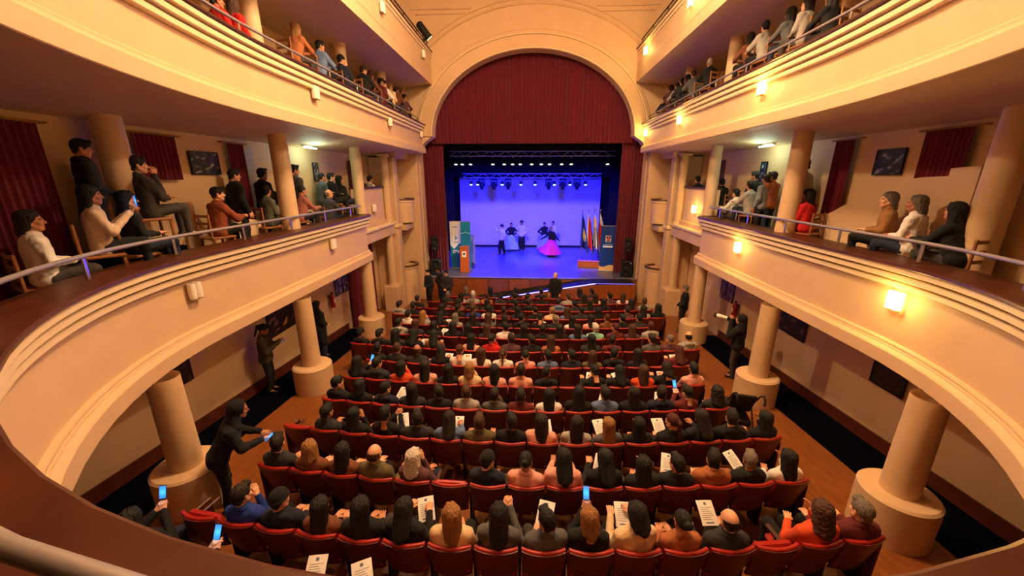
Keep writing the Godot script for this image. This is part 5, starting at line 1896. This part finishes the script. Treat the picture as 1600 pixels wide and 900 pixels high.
func build_onlookers() -> void:
	build_pose("lean_a", seat_pose(-0.32, -0.15, 0.0, "rail"), "woman", "grip")
	build_pose("lean_b", seat_pose(-0.2, -0.45, 0.05, "rail"), "man", "grip", {"thick": 0.024})
	build_pose("up_a", seat_pose(0.0, -0.35, 0.0, "lap"), "woman", "rest")
	build_pose("up_b", seat_pose(0.02, -0.3, 0.02, "face"), "man", "rest", {"thick": 0.022})
	build_pose("up_c", seat_pose(-0.08, 0.3, 0.0, "lap"), "woman", "rest")
	build_pose("show", seat_pose(0.0, -0.1, 0.05, "phone"), "woman", "grip")
	build_pose("stand_a", stand_pose(0.0, -0.2, 0.1, "down"), "man", "rest", {"thick": 0.024})
	build_pose("stand_hood", stand_pose(0.0, -0.2, 0.15, "front"), "man", "rest", {"thick": 0.03, "hood": true})
	build_pose("stand_fold", stand_pose(-0.05, 0.2, 0.05, "fold"), "man", "rest", {"thick": 0.022})
	build_pose("stand_phone", stand_pose(-0.05, 0.0, 0.4, "phone"), "woman", "grip", {"thick": 0.024})
	build_pose("stand_coat", stand_pose(0.0, -0.1, 0.0, "front"), "woman", "rest", {"thick": 0.024, "long": true, "baggy": 0.03})
	build_pose("shooter", stand_pose(0.0, 0.0, 0.0, "camera"), "man", "grip", {"thick": 0.028})
	build_pose("suit", stand_pose(0.0, 0.0, 0.0, "front"), "man", "rest", {"thick": 0.022, "open": true})
	build_pose("bend", stand_pose(-0.5, 0.0, 0.2, "rail"), "woman", "rest", {"thick": 0.024})
	var G1 := "spectators on the lower balcony"
	var L := -0.42
	var sp := struct("floor_balcony_step", "raised carpeted step along the wall of the left lower balcony")
	part("step", box_mesh(V(-6.06, 3.0, 5.3), Vector3(0.46, 0.4, 1.7), 0.01), M.navy_carpet, sp)
	# low cream walls that edge the balcony stairs
	var st := tool()
	var poly := []
	for e in [[1262, 352], [1268, 344], [1300, 331], [1340, 309], [1370, 294], [1400, 283], [1440, 277], [1482, 275], [1486, 263], [1535, 258]]:
		var q := on_x(e[0], e[1], 6.12)
		poly.append(Vector2(q.z, q.y))
	poly.append(Vector2(poly[-1].x, 2.8))
	poly.append(Vector2(poly[0].x, 2.8))
	slab(st, poly, Vector3(6.12, 0, 0), Vector3(0, 0, 1), Vector3.UP, Vector3(0.1, 0, 0))
	sp = struct("wall_balcony_stair", "low curved cream wall edging the stairs of the right balcony")
	part("plaster", done(st), M.cream, sp)
	st = tool()
	poly = []
	for e in [[372, 352], [376, 340], [418, 346], [420, 372], [372, 372]]:
		var q := on_x(e[0], e[1], -5.95)
		poly.append(Vector2(q.z, q.y))
	poly[3].y = 2.8
	poly[4].y = 2.8
	slab(st, poly, Vector3(-5.95, 0, 0), Vector3(0, 0, 1), Vector3.UP, Vector3(-0.1, 0, 0))
	sp = struct("wall_balcony_divider", "low cream divider wall on the left lower balcony")
	part("plaster", done(st), M.cream, sp)
	# left lower balcony
	onlooker("up_a", "odw", 48, 345, -5.78, L, "woman with a dark brown bob and white blouse on the left lower balcony", G1)
	onlooker("stand_hood", "skk", 128, 232, -5.95, L - 0.1, "man in a black hooded jacket standing by the thick left balcony column", G1, {"floor": 3.2})
	var p := onlooker("show", "lkc", 142, 305, -5.72, L - 0.2, "woman with long black hair in a cream coat filming from the left balcony", G1, {"top_color": Color(0.8, 0.7, 0.6)})
	give_phone(p.transform.orthonormalized() * Transform3D(Basis(Vector3.UP, 0.1), Vector3(0.03, 1.02, -0.42)), "smartphone held up by the woman in a cream coat on the balcony")
	onlooker("up_a", "lkk", 199, 312, -5.72, L, "woman with long black hair in black on the left lower balcony", G1)
	onlooker("up_b", "skd", 216, 258, -5.8, L, "man in a charcoal jacket resting his chin on the left balcony", G1, {"floor": 3.2, "top_color": Color(0.22, 0.2, 0.17)})
	onlooker("lean_b", "sdo", 340, 303, -5.78, L + 0.1, "man in a rust orange sweater on the left lower balcony", G1, {"top_color": Color(0.5, 0.23, 0.11)})
	onlooker("stand_a", "skk", 366, 274, -6.0, L, "person in black standing before the red curtain on the left balcony", G1)
	onlooker("stand_fold", "skk", 410, 272, -5.95, L, "young man in black standing by the second left balcony column", G1)
	onlooker("up_c", "skg", 418, 298, -5.8, L, "person with short black hair in a grey green top on the left balcony", G1, {"top_color": Color(0.3, 0.31, 0.27)})
	onlooker("up_c", "qbw", 430, 308, -5.78, L, "woman with curly brown hair in a white top on the left balcony", G1)
	onlooker("lean_a", "tdp", 472, 298, -5.78, L, "woman in a dusty pink cardigan leaning on the left balcony rail", G1, {"top_color": Color(0.62, 0.36, 0.32)})
	onlooker("lean_b", "xgd", 514, 303, -5.78, L, "old man in a dark puffer jacket leaning at the end of the left balcony", G1, {"top_color": Color(0.2, 0.19, 0.22)})
	onlooker("stand_a", "skg", 460, 266, -6.0, L, "standing person in grey by the second column of the left gallery", G1)
	onlooker("stand_fold", "ckd", 503, 277, -6.0, L - 0.2, "crouched man in a grey coat under the left gallery light", G1, {"top_color": Color(0.3, 0.34, 0.36)})
	onlooker("up_a", "skk", 517, 277, -5.95, L, "person in black under the left gallery light", G1)
	onlooker("up_a", "lkk", 531, 281, -5.9, L, "woman with long black hair in black under the left gallery light", G1)
	onlooker("lean_a", "sdw", 578, 280, -5.95, L, "person in a white shirt leaning on the ledge of the left stage box", G1, {"floor": 2.9})
	onlooker("up_b", "skd", 562, 281, -6.05, L, "person in dark clothes sitting in the left stage box", G1, {"floor": 2.9})
	# right lower balcony
	var R := 0.42
	onlooker("up_c", "oet".replace("e", "g"), 1388, 312, 5.78, R + 0.5, "smiling grey-haired woman with glasses in a camel coat on the right balcony", G1, {"top_color": Color(0.55, 0.38, 0.2)})
	onlooker("up_c", "ogw", 1432, 318, 5.78, R, "woman with a grey bob in a white blouse and black vest", G1)
	onlooker("lean_a", "lkk", 1492, 330, 5.78, R - 0.15, "woman in black with a silver clip in long black hair", G1)
	onlooker("up_c", "qdr", 1262, 305, 5.78, R, "woman with curly brown hair in a bright red jacket", G1)
	onlooker("stand_a", "skw", 1256, 258, 5.95, R, "person in a white jacket with a dark strap standing on the right balcony", G1, {"top_color": Color(0.75, 0.7, 0.62)})
	onlooker("lean_b", "sde", 1172, 290, 5.78, R, "man in a grey cardigan leaning at the end of the right balcony", G1)
	onlooker("lean_a", "skw", 1150, 302, 5.78, R, "person in a white sweater slumped over the right balcony rail", G1, {"top_color": Color(0.8, 0.78, 0.74)})
	onlooker("stand_fold", "skk", 1180, 275, 5.95, R, "person in black standing at the right gallery near the stage", G1)
	onlooker("stand_a", "sdu", 1197, 280, 5.85, R, "man in a pale blue grey sweater on the right gallery", G1, {"top_color": Color(0.5, 0.52, 0.55)})
	onlooker("stand_fold", "sdt", 1207, 276, 6.0, R, "man with brown hair in tan on the right gallery", G1)
	onlooker("lean_a", "skv", 1090, 281, 5.95, R, "person in a blue jacket leaning on the ledge of the right stage box", G1, {"floor": 2.9, "top_color": Color(0.08, 0.13, 0.26)})
	onlooker("lean_b", "skk", 1128, 285, 5.9, R, "person in a black coat bent over the ledge by the right gallery", G1)
	# middle balcony
	var G2 := "onlookers on the middle balcony"
	var two := [["up_c", "qbr", 365, 8, "with curly brown hair in a dark red coat"], ["up_a", "skr", 338, 0, "in an orange red jacket"], ["lean_a", "lyt", 463, 45, "with long dark blonde hair in a brown jacket"], ["lean_b", "sku", 500, 72, "with short black hair in a teal jacket"], ["up_b", "ekn", 533, 94, "in a dark knitted cap and navy jacket"], ["lean_b", "sbk", 568, 110, "with short brown hair in black"], ["lean_a", "qrb", 579, 118, "with curly red hair in a brown coat"], ["up_a", "skm", 595, 128, "with short black hair in a maroon jumper"], ["lean_b", "skw", 618, 144, "in a white collar and black waistcoat"], ["up_a", "syc", 630, 150, "with blonde hair in a cream coat"], ["lean_b", "sbb", 643, 157, "with brown hair in a brown coat"], ["lean_a", "skh", 660, 171, "with black hair in a purple coat"]]
	for e in two:
		onlooker(e[0], e[1], e[2], e[3], -5.12, -0.28, "person %s at the left middle balcony rail" % e[4], G2, {"floor": T2[6], "scale": 0.9} if e[2] < 612 else {"floor": T2[6], "scale": 0.9, "d": 14.3 + (e[2] - 618) * 0.052})
	two = [["lean_b", "skk", 1012, 172, "crouched in black"], ["up_a", "skh", 1030, 151, "with black hair in a dusky coat"], ["lean_a", "ske", 1050, 141, "with black hair in a grey coat"], ["lean_b", "skd", 1066, 128, "in a charcoal coat"], ["up_c", "lkk", 1074, 123, "with long black hair in black"], ["lean_b", "sbg", 1084, 116, "with brown hair in a grey patterned jumper"], ["lean_b", "cwk", 1109, 98, "with cropped white hair in a black jacket"], ["lean_a", "ldb", 1172, 60, "with long dark brown hair in a brown jacket"], ["lean_b", "ske", 1196, 42, "with short black hair in a pale jacket"], ["lean_a", "ldg", 1235, 22, "with long dark brown hair in grey"], ["up_c", "lde", 1262, 6, "in a light grey coat"], ["lean_a", "ldk", 1300, -4, "with long dark hair in black"]]
	for e in two:
		onlooker(e[0], e[1], e[2], e[3], 5.12, 0.28, "person %s at the right middle balcony rail" % e[4], G2, {"floor": T2[6], "scale": 0.9} if e[2] > 1052 else {"floor": T2[6], "scale": 0.9, "d": 16.45 - (e[2] - 1012) * 0.033})
	# on the floor of the hall
	var G3 := "people standing at the edges of the hall"
	var st_at := func(pose: String, code: String, x: float, d: float, turn: float, label: String, o := {}) -> Node3D:
		return person(pose, code, V(x, floor_y(d) + 0.012, d), turn, label, G3, o)
	p = st_at.call("stand_phone", "tkl", -5.98, 7.6, -1.25, "woman in a camouflage jacket reading her phone by the left wall", {"top_color": Color(0.24, 0.2, 0.12)})
	give_phone(p.transform.orthonormalized() * Transform3D(Basis(Vector3.RIGHT, -0.7), Vector3(0, 1.22, -0.42)), "phone in the hands of the woman by the left wall")
	st_at.call("stand_coat", "lkk", -5.9, 9.7, -0.5, "person in a long black coat standing by the second left column")
	p = st_at.call("shooter", "pkk", 5.2, 9.0, 0.75, "photographer in a black hooded jacket aiming a white lens at the stage")
	var t := thing("photo_camera", "black camera with a long white lens held by the photographer", "camera")
	t.transform = p.transform.orthonormalized() * Transform3D(Basis(), Vector3(0, 1.5, -0.28))
	part("camera_body", box_mesh(Vector3.ZERO, Vector3(0.14, 0.1, 0.08), 0.012), M.speaker_black, t)
	var ln := part("lens", tube_mesh([Vector3(0, 0, -0.04), Vector3(0, 0, -0.12), Vector3(0, 0, -0.13), Vector3(0, 0, -0.3)], [0.04, 0.042, 0.05, 0.056], 14), M.glass_white, t, Transform3D.IDENTITY, "long white lens")
	part("lens_hood", tube_mesh([Vector3(0, 0, -0.28), Vector3(0, 0, -0.36)], [0.05, 0.06], 14), M.speaker_black, ln)
	st_at.call("suit", "sgk", 5.25, 12.55, 1.0, "man in a black suit standing beside the right column near the stage")
	st_at.call("suit", "skn", -4.2, 15.1, 2.5, "bearded man in a navy jacket and white shirt by the stage corner")
	st_at.call("stand_fold", "skk", -3.85, 15.7, 1.4, "man in a dark coat between the two men by the stage corner")
	st_at.call("suit", "sdd", -3.42, 14.95, 3.0, "man in a charcoal blazer standing by the stage corner")
	st_at.call("stand_a", "xgk", 1.02, 14.8, 2.7, "bald man in black standing in front of the stage ramp")
	p = person("bend", "pkn", V(-4.28, floor_y(4.2), 4.2), -0.9, "hooded person in dark navy bending beside the rear left column", G3, {"top_color": Color(0.02, 0.025, 0.05), "leg_color": Color(0.02, 0.02, 0.035), "hat_color": Color(0.02, 0.02, 0.03)})
	give_phone(p.transform.orthonormalized() * Transform3D(Basis(Vector3.RIGHT, -0.9), Vector3(0.1, 0.98, -0.62)), "phone lit blue in the hand of the hooded person")
	p = person("sit_f", "lkk", V(-4.1, floor_y(3.0), 2.95), 0.3, "person with long black hair filming beside the rear left column", G3)
	give_phone(p.transform.orthonormalized() * Transform3D(Basis(Vector3.RIGHT, -0.4), Vector3(0.03, 1.02, -0.42)), "bright phone held up beside the rear left column")
	stroller()
	dancers()

func stroller() -> void:
	var d := 6.75
	var t := thing("stroller", "dark pushchair with curved black handles parked by the right column", "stroller", V(4.12, floor_y(d), d), -0.25)
	for s in [-1, 1]:
		part("frame_tube", tube_mesh([Vector3(s * 0.22, 0.12, -0.4), Vector3(s * 0.22, 0.55, 0.05), Vector3(s * 0.22, 0.9, 0.35), Vector3(s * 0.22, 1.0, 0.5), Vector3(s * 0.22, 0.96, 0.58)], 0.014, 8), M.black_metal, t)
		part("frame_tube", tube_mesh([Vector3(s * 0.22, 0.12, 0.35), Vector3(s * 0.22, 0.5, 0.0)], 0.014, 8), M.black_metal, t)
		part("grip", tube_mesh([Vector3(s * 0.22, 1.0, 0.5), Vector3(s * 0.22, 0.95, 0.6), Vector3(s * 0.22, 0.86, 0.6)], 0.02, 8), M.speaker_black, t)
		for z in [-0.4, 0.35]:
			var st := tool()
			lathe(st, [Vector2(0.03, -0.02), Vector2(0.1, -0.02), Vector2(0.11, -0.01), Vector2(0.11, 0.01), Vector2(0.1, 0.02), Vector2(0.03, 0.02)], 18)
			part("wheel", done(st), M.speaker_black, t, Transform3D(Basis(Vector3.FORWARD, PI / 2), Vector3(s * 0.24, 0.11, z)))
	var st := tool()
	bbox(st, Vector3(0, 0, 0), Vector3(0.4, 0.06, 0.4), 0.02, Transform3D(Basis(), Vector3(0, 0.42, -0.12)))
	bbox(st, Vector3(0, 0.25, 0), Vector3(0.4, 0.5, 0.06), 0.02, Transform3D(Basis(Vector3.RIGHT, 0.5), Vector3(0, 0.42, 0.06)))
	part("fabric_seat", done(st), M.speaker_black, t)
	part("basket", box_mesh(Vector3(0, 0.22, 0.0), Vector3(0.4, 0.14, 0.5), 0.03), M.speaker_black, t)
	part("crossbar", tube_mesh([Vector3(-0.22, 0.75, 0.22), Vector3(0.22, 0.75, 0.22)], 0.012, 8), M.black_metal, t)

func dancers() -> void:
	build_pose("gaucho", stand_pose(0.0, 0.0, 0.0, "hips"), "man", "rest", {"baggy": 0.045, "open": true})
	build_pose("stepper", stand_pose(0.06, -0.3, 0.1, "dance", 0.1), "man", "rest", {"baggy": 0.04, "open": true})
	build_pose("lady", stand_pose(0.0, 0.0, 0.0, "hips"), "woman", "rest", {"skirt": [0.14, 0.5, 0.12, 0.0], "open": true})
	build_pose("whirl", stand_pose(-0.1, 0.4, 0.1, "skirt", 0.05), "woman", "grip", {"skirt": [0.14, 0.62, 0.16, 0.5], "open": true})
	var G := "folk dancers on the stage"
	var on := func(pose: String, code: String, u: float, v: float, turn: float, label: String, o := {}):
		person(pose, code, on_y(u, v, STAGE_Y), turn, label, G, o)
	var W := {"top_color": Color(0.85, 0.85, 0.88), "leg_color": Color(0.04, 0.04, 0.06), "hat_color": Color(0.03, 0.03, 0.04), "scale": 1.0}
	on.call("stepper", "ekw", 784, 397, 2.2, "dancer in a pale shirt, baggy black trousers and a headband", W)
	on.call("lady", "ukk", 799, 391, PI, "dancer in a black blouse and long pale blue skirt", {"skirt": true, "leg_color": Color(0.62, 0.78, 0.9), "scale": 0.98})
	on.call("gaucho", "hkw", 815, 391, PI, "dancer in a wide black hat, white shirt and red scarf", {"top_color": Color(0.85, 0.85, 0.88), "leg_color": Color(0.03, 0.03, 0.04), "scale": 1.05})
	on.call("lady", "ukk", 850, 390, PI + 0.3, "dancer in a black blouse and pale skirt behind the pink skirt", {"skirt": true, "leg_color": Color(0.6, 0.66, 0.85), "scale": 0.98})
	on.call("gaucho", "sdw", 863, 390, PI, "dancer in a pale shirt behind the pink skirt", {"top_color": Color(0.8, 0.82, 0.88), "leg_color": Color(0.05, 0.05, 0.07), "scale": 1.02})
	on.call("whirl", "uyk", 861, 400, 2.6, "dancer in a whirling bright pink skirt and black bodice", {"skirt": true, "leg_color": Color(0.95, 0.2, 0.55), "scale": 0.98})

func _ready() -> void:
	rng.seed = 20240
	set_camera()
	set_light()
	make_materials()
	mat("black_carpet", Color(0.04, 0.04, 0.06), 0.8)
	glow("led_blue", Color(0.55, 0.55, 1.0), 3.0)
	glow("led_dim", Color(0.4, 0.4, 0.9), 0.8)
	chandelier()
	build_room()
	balcony("lower", "lower", T1, true, M.steel, 0.026, 0.28)
	balcony("middle", "middle", T2, false, M.steel, 0.024, 0.26)
	balcony("upper", "top", T3, false, M.black_metal, 0.022, 0.3)
	build_proscenium()
	build_columns()
	build_boxes()
	build_stage_shell()
	build_ramp()
	mat("speaker_black", Color(0.025, 0.025, 0.028), 0.7)
	mat("door_wood", Color(0.34, 0.2, 0.12), 0.5)
	mat("door_pale", Color(0.78, 0.76, 0.7), 0.6)
	glow("tube_white", Color(0.9, 1.0, 0.9), 3.0)
	build_sconces()
	build_walls_decor()
	build_stage_things()
	stage_lights()

	make_poses()

	build_seats()
	build_onlookers()

func chandelier() -> void:
	var t := thing("chandelier", "brass ceiling chandelier with frosted globes hanging over the seats", "chandelier", V(0, 10.3, 6.8))
	mat("brass", Color(0.7, 0.52, 0.25), 0.35, 0.9)
	var g := glow("bulb", Color(1.0, 0.82, 0.55), 4.0)
	part("stem", tube_mesh([Vector3(0, 0.2, 0), Vector3(0, 1.2, 0)], 0.03, 10), M.brass, t)
	part("hub", lathe_mesh([Vector2(0, -0.1), Vector2(0.1, -0.04), Vector2(0.14, 0.06), Vector2(0.06, 0.2), Vector2(0, 0.22)], 16, false), M.brass, t)
	for k in 6:
		var a := TAU * k / 6.0
		var e := Vector3(cos(a), 0, sin(a))
		part("arm", tube_mesh([e * 0.1, e * 0.35 + Vector3.DOWN * 0.1, e * 0.6], 0.02, 8), M.brass, t)
		var b := part("bulb", lathe_mesh([Vector2(0, -0.2), Vector2(0.08, -0.16), Vector2(0.11, -0.08), Vector2(0.08, 0), Vector2(0, 0.02)], 14, false), g, t, Transform3D(Basis(), e * 0.6))
		omni(t, e * 0.6 + Vector3.DOWN * 0.09, Color(1.0, 0.82, 0.62), 11.4, 0.1)
	# flood lamps on the rails of the top balcony
	var lens := glow("flood_lens", Color(1.0, 0.88, 0.7), 3.0)
	for s in [-1, 1]:
		t = thing("flood_lamp", "black flood lamp on the %s top balcony rail shining across the hall" % ("left" if s < 0 else "right"), "flood lamp", V(s * 3.9, 9.5, 8.6))
		part("housing", box_mesh(Vector3(s * 0.06, 0, 0), Vector3(0.12, 0.26, 0.34), 0.02), M.black_metal, t)
		part("lens_light", box_mesh(Vector3(-s * 0.005, 0, 0), Vector3(0.01, 0.22, 0.3), 0.003), lens, t)
		part("yoke", tube_mesh([Vector3(s * 0.06, 0, -0.18), Vector3(s * 0.06, -0.2, -0.18), Vector3(s * 0.06, -0.2, 0.18), Vector3(s * 0.06, 0, 0.18)], 0.012, 8), M.black_metal, t)
		var l := spot(t, Vector3(-s * 0.05, 0, 0), Vector3(-s * 9.0, -7.5, 0), Color(1.0, 0.86, 0.68), 40.0, 75.0, 0.2)
